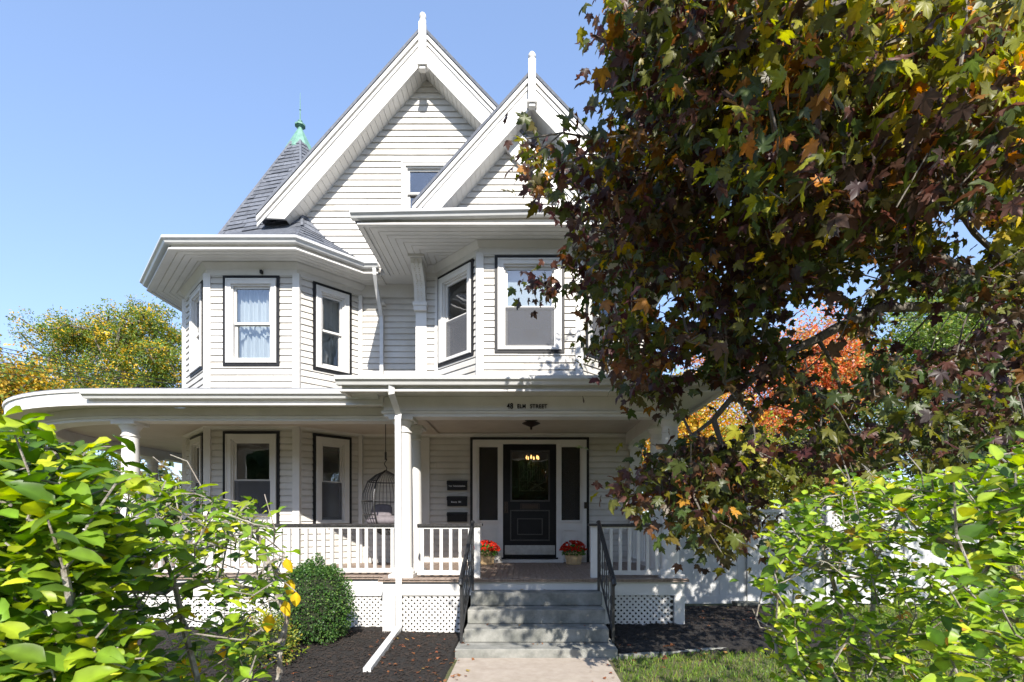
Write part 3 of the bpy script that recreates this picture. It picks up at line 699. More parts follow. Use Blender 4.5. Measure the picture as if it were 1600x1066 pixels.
# columns
def column(x, y, zt=1.41):
    c = (x, y, FZ+.012)
    h = zt-FZ-.012
    mb = MB(); mb.box(x-.165, x+.165, y-.165, y+.165, c[2], c[2]+.05)
    prof = [(0,.05),(.155,.05),(.162,.065),(.162,.085),(.15,.10),(.14,.108),(.14,.118),(.128,.13)]
    for k in range(11):
        t = k/10; prof.append((.126-.020*t**1.7, .13+(h-.34)*t))
    zt_ = h-.21
    prof += [(.122,zt_+.004),(.122,zt_+.022),(.108,zt_+.028),(.108,zt_+.09),(.118,zt_+.095),(.118,zt_+.105),(.135,zt_+.13),(.15,zt_+.155),(.15,zt_+.165),(0,zt_+.165)]
    mb.lathe(prof, c, 28)
    mb.box(x-.165, x+.165, y-.165, y+.165, c[2]+zt_+.165, zt-.001)
    return mb.build('column', M['trim'], H, smooth=True)
C1 = column(X(630,7.3), 7.31); column(X(630,7.3), 7.98); column(2.02, 7.31); column(2.02, 7.98)
column(-5.73, 7.63); column(-8.51, 12.0); column(-8.51, 16.0)
# railings
def railing(pts, sp=.122, parent=None, zr=0):
    # pts polyline (x,y)
    mb = MB(); mb.sweep(pts, rp(-.028,.028,-.765,-.705)); R = mb.build('railing', M['trim'], H)
    mb = MB(); mb.sweep(pts, [(-.045,-.10),(.045,-.10),(.05,-.085),(.05,-.072),(.03,-.06),(-.03,-.06),(-.05,-.072),(-.05,-.085)]); mb.build('top_rail', M['rail'], R)
    mb = MB(); mb.sweep(pts, rp(-.022,.022,-.128,-.101)); mb.build('sub_rail', M['trim'], R)
    Ls = [math.hypot(pts[k+1][0]-pts[k][0], pts[k+1][1]-pts[k][1]) for k in range(len(pts)-1)]; T = sum(Ls); n = int(T/sp)
    proto = None
    for j in range(n):
        s_ = (j+.5)*T/n; k = 0
        while k < len(Ls)-1 and s_ > Ls[k]: s_ -= Ls[k]; k += 1
        x = pts[k][0]+(pts[k+1][0]-pts[k][0])*s_/Ls[k]; y = pts[k][1]+(pts[k+1][1]-pts[k][1])*s_/Ls[k]
        if proto is None:
            mb = MB(); mb.box(x-.021, x+.021, y-.021, y+.021, -.7045, -.1285); proto = mb.build('baluster', M['trim'], R); px_, py_ = x, y
        else:
            c = proto.copy(); COL.objects.link(c); c.parent = R; c.location = proto.location+Vector((x-px_, y-py_, 0)); WO[c.name] = WO[proto.name]+Vector((x-px_, y-py_, 0))
railing([(-5.60,7.62),(-1.86,7.62)])
railing(list(reversed(arc(2.78, 14)))[::-1][:-1]+[(-5.88,7.62)], .13)
railing([(X(652,7.25),7.28),(X(741,7.25),7.28)])
railing([(X(934,7.25),7.28),(1.89,7.28)])
railing([(2.02,8.12),(2.02,9.8)])
for a, b in ((741,750),(923.5,933.5)):
    mb = MB(); mb.box(X(a,7.2), X(b,7.2), 7.20, 7.30, FZ+.012, -.09); mb.build('newel_post', M['trim'], H)
    mb = MB(); mb.box(X(a,7.2)-.03, X(b,7.2)+.03, 7.17, 7.33, -.089, -.055); mb.build('newel_cap', M['rail'], H)
# address lettering
def text_mesh(txt, size, x, y, z, m, name, parent, ext=.004, align='LEFT'):
    cu = bpy.data.curves.new('t', 'FONT'); cu.body = txt; cu.size = size; cu.extrude = ext; cu.align_x = align; cu.offset = size*.02
    cu.space_word = 1.6; cu.space_character = 1.08
    ob = bpy.data.objects.new('t', cu); COL.objects.link(ob)
    bpy.context.view_layer.update()
    me = bpy.data.meshes.new_from_object(ob.evaluated_get(bpy.context.evaluated_depsgraph_get()))
    bpy.data.objects.remove(ob)
    me.transform(Matrix.Rotation(math.radians(90), 4, 'X')); me.materials.clear(); me.materials.append(m)
    o = bpy.data.objects.new(name, me); link(o, parent, (x, y, z+E)); return o
o = text_mesh('48', .105, X(792,7.17), 7.172, Z(638.5,7.17), M['black'], 'address_number', H); o.scale.x = .78
for wd_, a, b in (('ELM', 808, 821), ('STREET', 828, 855)):
    o = text_mesh(wd_, .078, X(a,7.17), 7.172, Z(638,7.17), M['black'], 'address_word', H); o.scale.x = (X(b,7.17)-X(a,7.17))/o.dimensions.x
# ---------------------------------------------------------------- front door
u0, u1, z0, z1 = DOOR
F = Fr(0, 9.9)
mb = MB(F); mb.ring(u0, u1, z0, z1, .05, -.005, .05, 0); mb.build('door_trim', M['black'], H)
mb = MB(F); mb.ring(u0+.05, u1-.05, z0, z1-.05, .08, -.05, .07, 0)
zb = Z(822,9.9)
dl, dr = X(786,9.9), X(869,9.9)
sl = (X(749,9.9), X(778,9.9)); sr = (X(877,9.9), X(906,9.9)); st, sb = Z(699,9.9), Z(813,9.9)
# jambs around door and sidelights
mb.box(sl[1], dl, -.05, .06, z0, z1-.13); mb.box(dr, sr[0], -.05, .06, z0, z1-.13)
mb.box(dl, dr, -.05, .06, Z(693,9.9), z1-.13)
for a, b in ((u0+.13, sl[0]),(sr[1], u1-.13)): mb.box(a, b, -.05, .05, z0, z1-.13)
for a, b in (sl, sr):
    mb.box(a, b, -.05, .05, st, z1-.13); mb.box(a, b, -.05, .05, z0, sb); mb.box(a-.03, b+.03, .051, .09, sb-.03, sb)
    mb.ring(a+.03, b-.03, z0+.14, sb-.16, .03, .051, .07)
    mb.box(a, b, .051, .075, z0+.012, z0+.10)
DF = mb.build('door_surround', M['trim'], H)
for a, b in (sl, sr):
    mb = MB(F); mb.box(a, b, .0, .005, sb, st); mb.build('sidelight_pane', M['etched'], DF)
    mb = MB(F); mb.box(a+.002, b-.002, .012, .015, sb+.002, st-.002); mb.build('grey_sheet', M['lace'], DF)  # added lace sheet greys the pane over its dark reflections
    mb = MB(F); cx = (a+b)/2; cz = st-.42; rr = .115
    mb.tube([(cx+rr*math.cos(t*.3491), .008, cz+rr*1.15*math.sin(t*.3491)) for t in range(19)], .004, 5)
    for t in range(18): 
        an = t*.3491; mb.tube([(cx+rr*math.cos(an),.008,cz+rr*1.15*math.sin(an)),(cx+(rr+.02)*math.cos(an+.25),.008,cz+(rr+.02)*1.15*math.sin(an+.25))], .003, 4)
    mb.build('etched_wreath', M['etch'], DF)
mb = MB(F); zt = Z(693,9.9); zk = Z(870,9.9)
gx0, gx1, gz0, gz1 = X(799.5,9.9), X(857,9.9), Z(782,9.9), Z(706,9.9)
mb.box(dl, gx0, -.02, .03, zk, zt); mb.box(gx1, dr, -.02, .03, zk, zt); mb.box(gx0, gx1, -.02, .03, gz1, zt); mb.box(gx0, gx1, -.02, .03, zk, gz0)
DR = mb.build('door', M['door'], H, bevel=0)
mb = MB(F); mb.ring(gx0-.025, gx1+.025, gz0-.025, gz1+.025, .03, .031, .045); mb.ring(X(797,9.9), X(859,9.9), Z(845,9.9), Z(797,9.9), .022, .031, .05)
mb.ring(X(808,9.9), X(848,9.9), Z(836,9.9), Z(810,9.9), .02, .031, .052); mb.build('door_moulding', M['door_edge'], DR)  # moulding is a paler black than the door so its edges show
mb = MB(F); mb.box(X(811,9.9), X(849,9.9), .031, .040, Z(833,9.9), Z(813,9.9)) ; mb.build('door_panel', M['door'], DR)
mb = MB(F); mb.ring(X(813,9.9), X(843,9.9), Z(796,9.9), Z(787,9.9), .012, .031, .042); mb.box(X(815,9.9), X(841,9.9), .031, .036, Z(794.5,9.9), Z(788.5,9.9)); mb.build('mail_slot', M['bronze'], DR)
mb = MB(F); mb.box(X(789,9.9), X(867,9.9), .031, .036, Z(866.5,9.9), Z(852,9.9)); mb.build('kick_plate', M['steel'], DR)
mb = MB(F); mb.box(X(788,9.9), X(794,9.9), .031, .038, Z(802,9.9), Z(784,9.9)); mb.tube([(X(791,9.9),.04,Z(788,9.9)),(X(791,9.9),.09,Z(790,9.9)),(X(791,9.9),.095,Z(796,9.9)),(X(791,9.9),.04,Z(799,9.9))], .011, 7); mb.build('handle', M['bronze'], DR)
mb = MB(F)
for zz in (702, 790, 848): mb.tube([(dr+.005,.045,Z(zz,9.9)),(dr+.005,.045,Z(zz,9.9)-.1)], .014, 6)
mb.build('hinge', M['bronze'], DR)
mb = MB(F); mb.box(gx0, gx1, .0, .006, gz0, gz1); mb.build('pane', M['glass'], DR)
mb = MB(F)   # wrought grille behind the glass
g = lambda px, py: (X(px,9.9), -.012, Z(py,9.9))
def bar(a, b, r=.006): mb.tube([g(*a), g(*b)], r, 4)
for k in range(8): bar((828+k*3.6,719),(828+k*3.6,751), .007)
for a, b in (((811,719),(855,719)),((811,752),(855,752)),((811,767),(855,767)),((811,709),(811,768)),((824,709),(824,768)),((855,709),(855,768)),((824,752),(855,767)),((824,767),(855,752)),((832,752),(846,767)),((832,767),(846,752))): bar(a, b, .008)
for (cx, cy, r) in ((817.5,726,6),(817.5,743,8),(817.5,760,7),(817.5,713,4)):
    for k in range(8):
        an = k*math.pi/4; bar((cx,cy),(cx+r*.8*math.cos(an),cy+r*math.sin(an)), .005)
mb.build('grille', M['gilt'], DR)
mb = MB(F); mb.box(dl-.03, dr+.03, -.02, .10, z0+.068, z0+.10); DS = mb.build('threshold', M['black'], H)
mb = MB(F); mb.box(X(768,9.8), X(881,9.8), .05, .16, FZ+.012, FZ+.066); mb.build('door_sill', M['trim'], H)
mb = MB(F); mb.box(X(912,9.9), X(917,9.9), .071, .095, Z(795,9.9), Z(785,9.9)); mb.box(X(913.5,9.9), X(915.5,9.9), .095, .11, Z(792,9.9), Z(788,9.9)); o = mb.build('doorbell', M['bronze']); tag(o, 'small dark doorbell beside the right sidelight of the front door', 'doorbell')
# ---------------------------------------------------------------- downspouts
def spout(name, pts, w=.05, **k):
    mb = MB(); mb.tube(pts, w, 4, math.pi/4, flat=1.0); return mb.build(name, M['gutter'], H, **k)
spout('downspout', [(X(617,6.9),6.72,Z(606,6.9)),(X(616,6.9),6.74,Z(618,6.9)),(X(622,7.05),7.05,Z(645,7.05)),(X(622,7.05),7.05,Z(655,7.05)),(X(623.5,7.04),7.04,Z(978,7.04)),(X(622,7.0),6.96,Z(985,7.0)),(X(571,5.3),5.35,Z(1056,5.35)+.04)], .056, label='white downspout in front of the entry column, kicked out over the mulch')
spout('downspout', [(X(585,9.3),9.30,4.50),(X(585,9.3),9.33,4.36),(X(589,9.5),9.5,4.18),(X(596,9.8),9.80,3.80),(X(596.5,9.8),9.80,3.70),(X(596.5,9.8),9.80,2.2)], .045)
mb = MB(); mb.box(X(590,9.75), X(601,9.75), 9.72, 9.86, Z(474,9.75), Z(471,9.75)); mb.build('spout_strap', M['gutter'], H)
# clapboards
BOARDS.sort(key=lambda r: -r[0])
for r in BOARDS[:300]: r[1].build('clapboard', M['siding'], r[2])
mb = MB()
for r in BOARDS[300:]:
    i = len(mb.v); mb.v += [r[1].p(0,0,0)]*0 + r[1].v; mb.f += [tuple(i+q for q in f) for f in r[1].f]
mb.build('clapboard', M['siding'], H, kind='stuff')
# ---------------------------------------------------------------- stone steps and handrails
ST = thing('stone_steps', 'grey granite front steps leading up to the porch', 'steps', (.155, 6.5, G))
for (z0, z1, yf, a, b) in ((-1.118,-.95,6.83,-.705,1.01),(-1.296,-1.122,6.53,-.712,1.005),(-1.457,-1.30,6.23,-.72,1.0),(-1.60,-1.461,5.92,-.79,1.05)):
    mb = MB(); mb.box(a, b, yf, 7.115, z0, z1); mb.build('step', M['granite'], ST, bevel=.012)
def handrail(x_top, x_bot, label):
    T = thing('iron_handrail', label, 'handrail', (x_bot, 6.2, -1.46), 'iron handrails on either side of the steps')
    a = Vector((x_top, 7.0, -.04)); b = Vector((x_bot, 6.2, -.70))
    mb = MB(); mb.box(a.x-.016, a.x+.016, a.y-.016, a.y+.016, -.949, a.z); mb.build('post', M['iron'], T)
    mb = MB(); mb.box(b.x-.016, b.x+.016, b.y-.016, b.y+.016, -1.459, b.z+.01); mb.build('post', M['iron'], T)
    mb = MB(); d = (b-a)
    pts = [a+Vector((0,.10,.0)), a+Vector((0,0,.02)), a.lerp(b,.5)+Vector((0,0,.015)), b+Vector((0,-.01,.02)), b+Vector((0,-.07,0)), b+Vector((0,-.09,-.05)), b+Vector((0,-.05,-.07))]
    mb.tube([tuple(p) for p in pts], .024, 6, flat=.55); mb.build('hand_bar', M['iron'], T, smooth=True)
    lo = lambda t: a.lerp(b, t)+Vector((0,0,-.66)); hi = lambda t: a.lerp(b, t)
    mb = MB(); mb.tube([tuple(lo(0)), tuple(lo(1))], .013, 4, math.pi/4); mb.build('lower_bar', M['iron'], T)
    mb = MB(); mb.tube([tuple(hi(0)+Vector((0,0,-.1))), tuple(hi(1)+Vector((0,0,-.1)))], .009, 4, math.pi/4); mb.build('upper_bar', M['iron'], T)
    for k in range(1, 7):
        t = k/7; p, q = lo(t), hi(t); mb = MB()
        n = 14 if k % 2 else 2
        mb.tube([(p.x+(q.x-p.x)*j/n+.004*math.sin(j*2.2)*(k % 2), p.y+.004*math.cos(j*2.2)*(k % 2), p.z+(q.z-p.z)*j/n) for j in range(n+1)], .0075, 4)
        mb.build('picket', M['iron'], T)
        if k % 2 == 0:
            mb = MB()
            for s_ in (-1, 1):
                for zc in (.2, .46):
                    c = p+(q-p)*zc+Vector((0,s_*.03,0))
                    mb.tube([(c.x, c.y+s_*r*math.cos(an)*1.0, c.z+.05*zc*0+r*math.sin(an)*1.6) for r, an in [(.035-.0017*i, i*.45-1.2) for i in range(16)]], .0055, 4)
            mb.build('scroll', M['iron'], T)
handrail(-.695, -.75, 'black iron handrail left of the steps, near the mulch bed and mailboxes')
handrail(.985, 1.045, 'black iron handrail right of the steps, nearest the white fence')
# ---------------------------------------------------------------- mailboxes
def mailbox(y0, y1, label, txt=None, ty=None, tw=None, tx=None):
    a, b = X(698,9.8), X(730,9.8); T = thing('mailbox', label, 'mailbox', ((a+b)/2, 9.85, Z(y1,9.8)), 'mailboxes beside the front door')
    zb, zt = Z(y1,9.8), Z(y0,9.8)
    mb = MB(F); mb.hexa([(a+.006,.024,zb),(b-.006,.024,zb),(b-.006,.10,zb),(a+.006,.10,zb),(a+.006,.024,zt-.02),(b-.006,.024,zt-.02),(b-.006,.105,zt-.045),(a+.006,.105,zt-.045)]); mb.build('box', M['mailbox'], T, bevel=.005)
    mb = MB(F); mb.hexa([(a,.022,zt-.018),(b,.022,zt-.018),(b,.12,zt-.043),(a,.12,zt-.043),(a,.022,zt),(b,.022,zt),(b,.12,zt-.024),(a,.12,zt-.024)]); mb.box(a, b, .108, .12, zt-.075, zt-.044); mb.build('lid', M['mailbox'], T, bevel=.003)
    if txt:
        o = text_mesh(txt, .04, X(tx,9.79), 9.9-.112, Z(ty,9.79), M['letters'], 'name_print', T, .001)
        o.scale.x = tw*9.79/FP/o.dimensions.x
mailbox(750.5, 766, 'topmost of three black wall mailboxes, with a long white name', 'Your Communications', 760.5, 26, 701)
mailbox(775, 791, 'middle black wall mailbox, with a short white name', 'Beauty 101', 785.5, 15, 705)
mailbox(800, 815.5, 'lowest black wall mailbox of three, blank front above the rail')
# ---------------------------------------------------------------- porch ceiling lamp and hall chandelier
lx, ly = X(830,8.5), 8.5
T = thing('porch_lamp', 'dark bronze bowl lamp on the porch ceiling before the door', 'lamp', (lx, ly, 1.5))
mb = MB(); mb.lathe([(0,.0),(.10,.0),(.10,-.02),(.03,-.03)], (lx,ly,1.623), 18); mb.lathe([(.03,-.0),(.135,-.035),(.15,-.045),(.06,-.085),(.02,-.10),(.015,-.12),(.02,-.135),(0,-.15)], (lx,ly,1.60), 18); mb.build('bowl', M['bronze'], T, smooth=True)
cx, cy, cz = X(832,11.2), 11.2, Z(716,11.2)
T = thing('chandelier', 'lit brass chandelier seen through the front door glass', 'chandelier', (cx, cy, cz-.2))
mb = MB(); mb.tube([(cx,cy,1.74),(cx,cy,cz-.15)], .012, 6); mb.lathe([(0,-.2),(.03,-.17),(.02,-.1),(.04,-.05),(0,0)], (cx,cy,cz), 10)
for k in range(6):
    an = k*math.pi/3+.3; c_, s_ = math.cos(an), math.sin(an)
    mb.tube([(cx,cy,cz-.12),(cx+.06*c_,cy+.06*s_,cz-.16),(cx+.12*c_,cy+.12*s_,cz-.12),(cx+.13*c_,cy+.13*s_,cz-.04)], .007, 5)
mb.build('arm_frame', M['brass'], T)
for k in range(6):
    an = k*math.pi/3+.3
    mb = MB(); mb.lathe([(0,0),(.016,.02),(.02,.045),(.008,.08),(0,.095)], (cx+.13*math.cos(an), cy+.13*math.sin(an), cz-.035), 8); mb.build('bulb', M['bulb'], T, smooth=True)
# staircase in the hall
T = thing('staircase', 'dark hall staircase dimly seen behind the front door glass', 'staircase', (.6, 12, FZ))
for k in range(9):
    mb = MB(); mb.box(.1+k*.2, .3+k*.2, 12.1, 13.1, FZ, FZ+.19*(k+1)); mb.build('stair', M['interior'], T)
mb = MB(); mb.tube([(.1,12.08,FZ+1.0),(1.9,12.08,FZ+2.5)], .03, 6)
for k in range(14): x = .14+k*.13; mb.tube([(x,12.08,FZ+.2+(k*.13)*.9),(x,12.08,FZ+1.0+(x-.1)*.83)], .013, 5)
mb.build('banister', M['dark_in'], T)
# ---------------------------------------------------------------- hanging egg chair
hx, hy = X(602,8.6), 8.62
T = thing('hanging_chair', 'black wire egg chair hanging on the porch beside the bay', 'chair', (hx, hy, -.3))
prof = [(.015,.80),(.16,.73),(.29,.62),(.37,.42),(.385,.27),(.37,.12),(.31,-.04),(.20,-.17),(.10,-.24)]
tilt = lambda x, y, z: (hx+x-.06*(z-.8)*-1*-.35, hy+y, z)
def cp(r, z, an): return tilt(r*math.cos(an), r*math.sin(an), z)
mb = MB(); A0, A1 = math.radians(-20), math.radians(-20-0)+math.radians(275)
for k in range(30):
    an = A0+(A1-A0)*k/29; mb.tube([cp(r, z, an) for r, z in prof], .0045 if k not in (0, 29) else .014, 5)
FRM = mb.build('cage', M['iron'], T, smooth=True)
mb = MB()
for (r, z) in ((.29,.62),(.385,.30),(.36,.08),(.20,-.17)):
    mb.tube([cp(r, z, A0+(A1-A0)*k/24) for k in range(25)], .010, 5)
mb.tube([cp(.10,-.24,k*math.pi/8) for k in range(17)], .014, 5)
mb.build('hoop', M['iron'], T, smooth=True)
mb = MB(); mb.tube([(hx,hy,1.60),(hx,hy,1.10)], .007, 5)
for k in range(9): mb.lathe([(.012,0),(.022,.008),(.012,.016)], (hx,hy,.98+k*.014), 8)
mb.tube([(hx+.02*math.sin(k*.9),hy,.80+k*.022) for k in range(10)], .008, 5); mb.build('hanging_cable', M['iron'], T)
def pillow(c, rx, ry, rz, rot=0):
    mb = MB(); n = 14; m = 10
    for i in range(m+1):
        th = -math.pi/2+math.pi*i/m
        for j in range(n):
            ph = 2*math.pi*j/n
            sg = lambda v: math.copysign(abs(v)**.6, v)
            x = rx*sg(math.cos(th))*sg(math.cos(ph)); y = ry*sg(math.cos(th))*sg(math.sin(ph)); z = rz*math.sin(th)
            y, z = y*math.cos(rot)-z*math.sin(rot), y*math.sin(rot)+z*math.cos(rot)
            mb.v.append((c[0]+x, c[1]+y, c[2]+z))
    for i in range(m):
        for j in range(n): mb.f.append((i*n+j, i*n+(j+1) % n, (i+1)*n+(j+1) % n, (i+1)*n+j))
    return mb
pillow((hx,hy,-.02), .29, .27, .09).build('seat_cushion', M['cushion'], T, smooth=True)
pillow((hx-.12,hy+.20,.12), .18, .15, .06, 1.2).build('back_cushion', M['cushion'], T, smooth=True)
# ---------------------------------------------------------------- leaves and growth
def tri_fan(n): return [(0, k, k+1) for k in range(1, n-1)]
def ovate(ser=.03, wid=.36, droop=.18, fold=.10, seed=0):
    r = random.Random(seed); st = [0,.12,.28,.46,.64,.80,.92,1.0]; hw = [0,.55,.92,1.0,.80,.48,.2,0]; V = []; Cm = []; Fs = []
    V.append((0,0,0)); Cm.append(1.1)
    for k in range(1, 7):
        y = st[k]; w = hw[k]*wid; z = -droop*y*y+.02*r.uniform(-1,1)
        V += [(-w, y+ser*(k % 2), z+fold*w*2+.035*r.uniform(-1,1)), (0,y,z-.02), (w, y+ser*(k % 2), z+fold*w*2+.035*r.uniform(-1,1))]; Cm += [r.uniform(.8,1.0),1.35,r.uniform(.8,1.0)]
    V.append((0,1,-droop)); Cm.append(.9); b = lambda k: 1+3*(k-1)
    Fs += [(0,2,1),(0,3,2)]
    for k in range(1, 6):
        a, c = b(k), b(k+1); Fs += [(a,a+1,c+1),(a,c+1,c),(a+1,a+2,c+2),(a+1,c+2,c+1)]
    a = b(6); Fs += [(a,a+1,19),(a+1,a+2,19)]
    return np.array(V, float), np.array(Fs), np.array(Cm)
def maple(seed=0, curl=.2):
    r = random.Random(seed)
    half = [(0,.0),(.13,.02),(.22,-.10),(.30,.05),(.46,.02),(.38,.17),(.52,.30),(.60,.52),(.44,.46),(.36,.52),(.30,.44),(.22,.50),(.24,.68),(.15,.74),(.10,.88),(0,1.06)]
    pts = half+[(-x,y) for x, y in half[-2:0:-1]]
    V = [(0,.22,.0)]; Cm = [1.15]
    ph = r.uniform(0,6)
    for (x, y) in pts:
        z = -curl*(x*x*1.6+(y-.2)**2*.9)+.05*math.sin(x*9+ph)+.035*math.sin(y*11+ph); V.append((x, y, z)); Cm.append(r.uniform(.85,1.1))
    n = len(pts); Fs = [(0, k, k % n+1) for k in range(1, n+1)]
    return np.array(V, float), np.array(Fs), np.array(Cm)
def quadleaf(seed=0):
    return np.array([(0,0,0),(-.32,.5,.06),(0,1,-.05),(.32,.5,.06)], float), np.array([(0,2,1),(0,3,2)]), np.array([1,1,1,1.0])
def clump(seed=0, n=5):
    r = random.Random(seed); V = []; Fs = []; Cm = []
    for k in range(n):
        o = Vector((r.uniform(-1,1), r.uniform(-1,1), r.uniform(-.6,.6))); a = Vector((r.gauss(0,1), r.gauss(0,1), r.gauss(0,.6))).normalized(); b = a.cross(Vector((r.gauss(0,1), r.gauss(0,1), r.gauss(0,1)))).normalized()
        i = len(V); V += [tuple(o), tuple(o+a*.35+b*.2), tuple(o+a*.75), tuple(o+a*.35-b*.2)]; Fs += [(i,i+1,i+2),(i,i+2,i+3)]; c = r.uniform(.75,1.25); Cm += [c]*4
    return np.array(V, float), np.array(Fs), np.array(Cm)
def fast_mesh(name, V, Fs, col, m):
    me = bpy.data.meshes.new(name); nv, nf = len(V), len(Fs)
    me.vertices.add(nv); me.vertices.foreach_set('co', V.astype(np.float32).ravel())
    me.loops.add(nf*3); me.loops.foreach_set('vertex_index', Fs.astype(np.int32).ravel())
    me.polygons.add(nf); me.polygons.foreach_set('loop_start', np.arange(0, nf*3, 3, dtype=np.int32))
    me.update(calc_edges=True)
    ca = me.color_attributes.new('Col', 'FLOAT_COLOR', 'POINT')
    c4 = np.ones((nv,4), np.float32); c4[:,:3] = col; ca.data.foreach_set('color', c4.ravel())
    me.polygons.foreach_set('use_smooth', np.ones(nf, bool)); me.materials.append(m); me.validate(); return me
def frames(ax, nr):
    ax = ax/np.linalg.norm(ax, axis=1, keepdims=True); x = np.cross(ax, nr); x /= np.maximum(np.linalg.norm(x, axis=1, keepdims=True), 1e-6)
    z = np.cross(x, ax); return np.stack([x, ax, z], axis=2)      # columns
def leaves(name, P, A, N, size, C, tmpls, parent, m=None, indiv=0, stuffname=None, kind='stuff', minpx=8, lbl=None):
    """P points, A axis, N normal, size, C colour. The largest in view become parts of their own."""
    m = m or M['leaf']; n = len(P); R = frames(A, N); ti = RNG.integers(0, len(tmpls), n); order = np.zeros(n, bool)
    P = np.asarray(P); size = np.asarray(size)
    if indiv:
        y = np.maximum(P[:,1], .2); px = XC+FP*P[:,0]/y; py = YC-FP*P[:,2]/y
        s = size*FP/y*((px > 0) & (px < 1600) & (py > 0) & (py < 1066) & (P[:,1] > .3))
        idx = np.argsort(-s)[:indiv]; order[idx[s[idx] > minpx]] = True
    org = np.asarray(WO[parent.name]) if parent is not None else np.zeros(3)
    # individual leaves share meshes: one per template and colour bin
    cache = {}; nb = 14
    if order.any():
        ids = np.where(order)[0]; cols = C[ids]; bins = RNG.choice(len(ids), min(nb, len(ids)), replace=False); cb = cols[bins]
        for i in ids:
            k = int(np.argmin(((cb-C[i])**2).sum(1))); t = int(ti[i])
            if (t, k) not in cache:
                V, Fs, Cm = tmpls[t]; cache[(t, k)] = fast_mesh('leaf', V, Fs, cb[k][None,:]*Cm[:,None], m)
            o = bpy.data.objects.new('leaf', cache[(t, k)]); COL.objects.link(o); o.parent = parent
            Mx = Matrix([list(R[i][r]*size[i])+[0] for r in range(3)]+[[0,0,0,1]])
            Mx.translation = Vector(P[i])+Vector((0,0,E))-Vector(org); o.matrix_local = Mx; WO[o.name] = Vector(P[i])+Vector((0,0,E))
    Vs = []; Fa = []; Cs = []; off = 0
    for t, (V, Fs, Cm) in enumerate(tmpls):
        sel = np.where((ti == t) & ~order)[0]
        if not len(sel): continue
        W_ = np.einsum('nij,vj->nvi', R[sel], V)*size[sel][:,None,None]+P[sel][:,None,:]
        W_[:,:,2] += E; W_ -= org
        Vs.append(W_.reshape(-1,3)); Fa.append((Fs[None]+(np.arange(len(sel))*len(V))[:,None,None]+off).reshape(-1,3))
        Cs.append((C[sel][:,None,:]*Cm[None,:,None]).reshape(-1,3)); off += len(sel)*len(V)
    me = fast_mesh(name, np.concatenate(Vs), np.concatenate(Fa), np.clip(np.concatenate(Cs), 0, 1), m)
    o = bpy.data.objects.new(name, me); COL.objects.link(o); o.parent = parent; WO[o.name] = Vector(org)
    if kind: o['kind'] = kind
    return o
def grow(skel, targets, step=.25, plw=.25, bend=.12, up=0.0):
    """skel: list of polylines (first point of each later one snaps to the nearest node). returns nodes, parents, tips"""
    N = []; Pa = []; PL_ = []
    def add(p, par):
        N.append(np.array(p, float)); Pa.append(par); PL_.append(0 if par < 0 else PL_[par]+np.linalg.norm(N[-1]-N[par])); return len(N)-1
    for line in skel:
        if not N: cur = add(line[0], -1)
        else: cur = int(np.argmin([np.linalg.norm(n-np.array(line[0])) for n in N]))
        for q in line[1:]:
            q = np.array(q, float); a = N[cur]; k = max(1, int(np.linalg.norm(q-a)/step))
            for j in range(1, k+1): cur = add(a+(q-a)*j/k+(RNG.normal(0, step*.06, 3) if j < k else 0), cur)
    base = N[0]; T = sorted(targets, key=lambda t: min(np.linalg.norm(np.array(t)-n) for n in N[::3])); tips = []
    buf = np.zeros((len(N)+len(T)*60, 3)); pl = np.zeros(len(buf)); buf[:len(N)] = N; pl[:len(N)] = PL_; cnt = len(N)
    for t in T:
        t = np.array(t, float); d = np.linalg.norm(buf[:cnt]-t, axis=1)+plw*pl[:cnt]*.15; cur = int(np.argmin(d)); a = buf[cnt*0+cur].copy()
        L = np.linalg.norm(t-a); k = min(40, max(1, int(L/step))); perp = RNG.normal(0, bend*L, 3)
        for j in range(1, k+1):
            s = j/k; p = a+(t-a)*s+perp*math.sin(math.pi*s)*.6+np.array([0,0,up*L*math.sin(math.pi*s)])
            Pa.append(cur); buf[cnt] = p; pl[cnt] = pl[cur]+np.linalg.norm(p-buf[cur]); cur = cnt; cnt += 1
        tips.append(cur)
    return buf[:cnt], Pa, tips
def wood(name, nodes_, Pa, parent, m, rt=.006, ex=.42, rmax=.3, sides=5, rbase=None, kind=None):
    n = len(nodes_); cnt = np.zeros(n)
    ch = np.zeros(n, int)
    for p in Pa:
        if p >= 0: ch[p] += 1
    cnt[ch == 0] = 1
    for i in range(n-1, -1, -1):
        if Pa[i] >= 0: cnt[Pa[i]] += cnt[i]
    r = np.minimum(rmax, rt*np.maximum(cnt, 1)**ex); mb = MB()
    for i in range(n):
        p = Pa[i]
        if p < 0: continue
        a, b = nodes_[p], nodes_[i]
        if np.linalg.norm(b-a) < 1e-4: continue
        ra = min(r[p], r[i]*1.35+.001)
        mb.tube([tuple(a), tuple(b)], [ra, r[i]], sides if r[i] < .04 else 10, cap=False)
    o = mb.build(name, m, parent, smooth=True)
    if kind: o['kind'] = kind
    return o
def pick(pal, n):
    """pal: list of (weight, (r,g,b))"""
    wt = np.array([p[0] for p in pal], float); wt /= wt.sum(); cs = np.array([p[1] for p in pal]); i = RNG.choice(len(pal), n, p=wt)
    return cs[i]*RNG.uniform(.75, 1.3, (n,1))*RNG.uniform(.92, 1.08, (n,3))
def inpoly(px, py, poly):
    c = False; n = len(poly); j = n-1
    for i in range(n):
        xi, yi = poly[i]; xj, yj = poly[j]
        if (yi > py) != (yj > py) and px < (xj-xi)*(py-yi)/(yj-yi)+xi: c = not c
        j = i
    return c
def pt(px, py, d): return (X(px, d), d, Z(py, d))
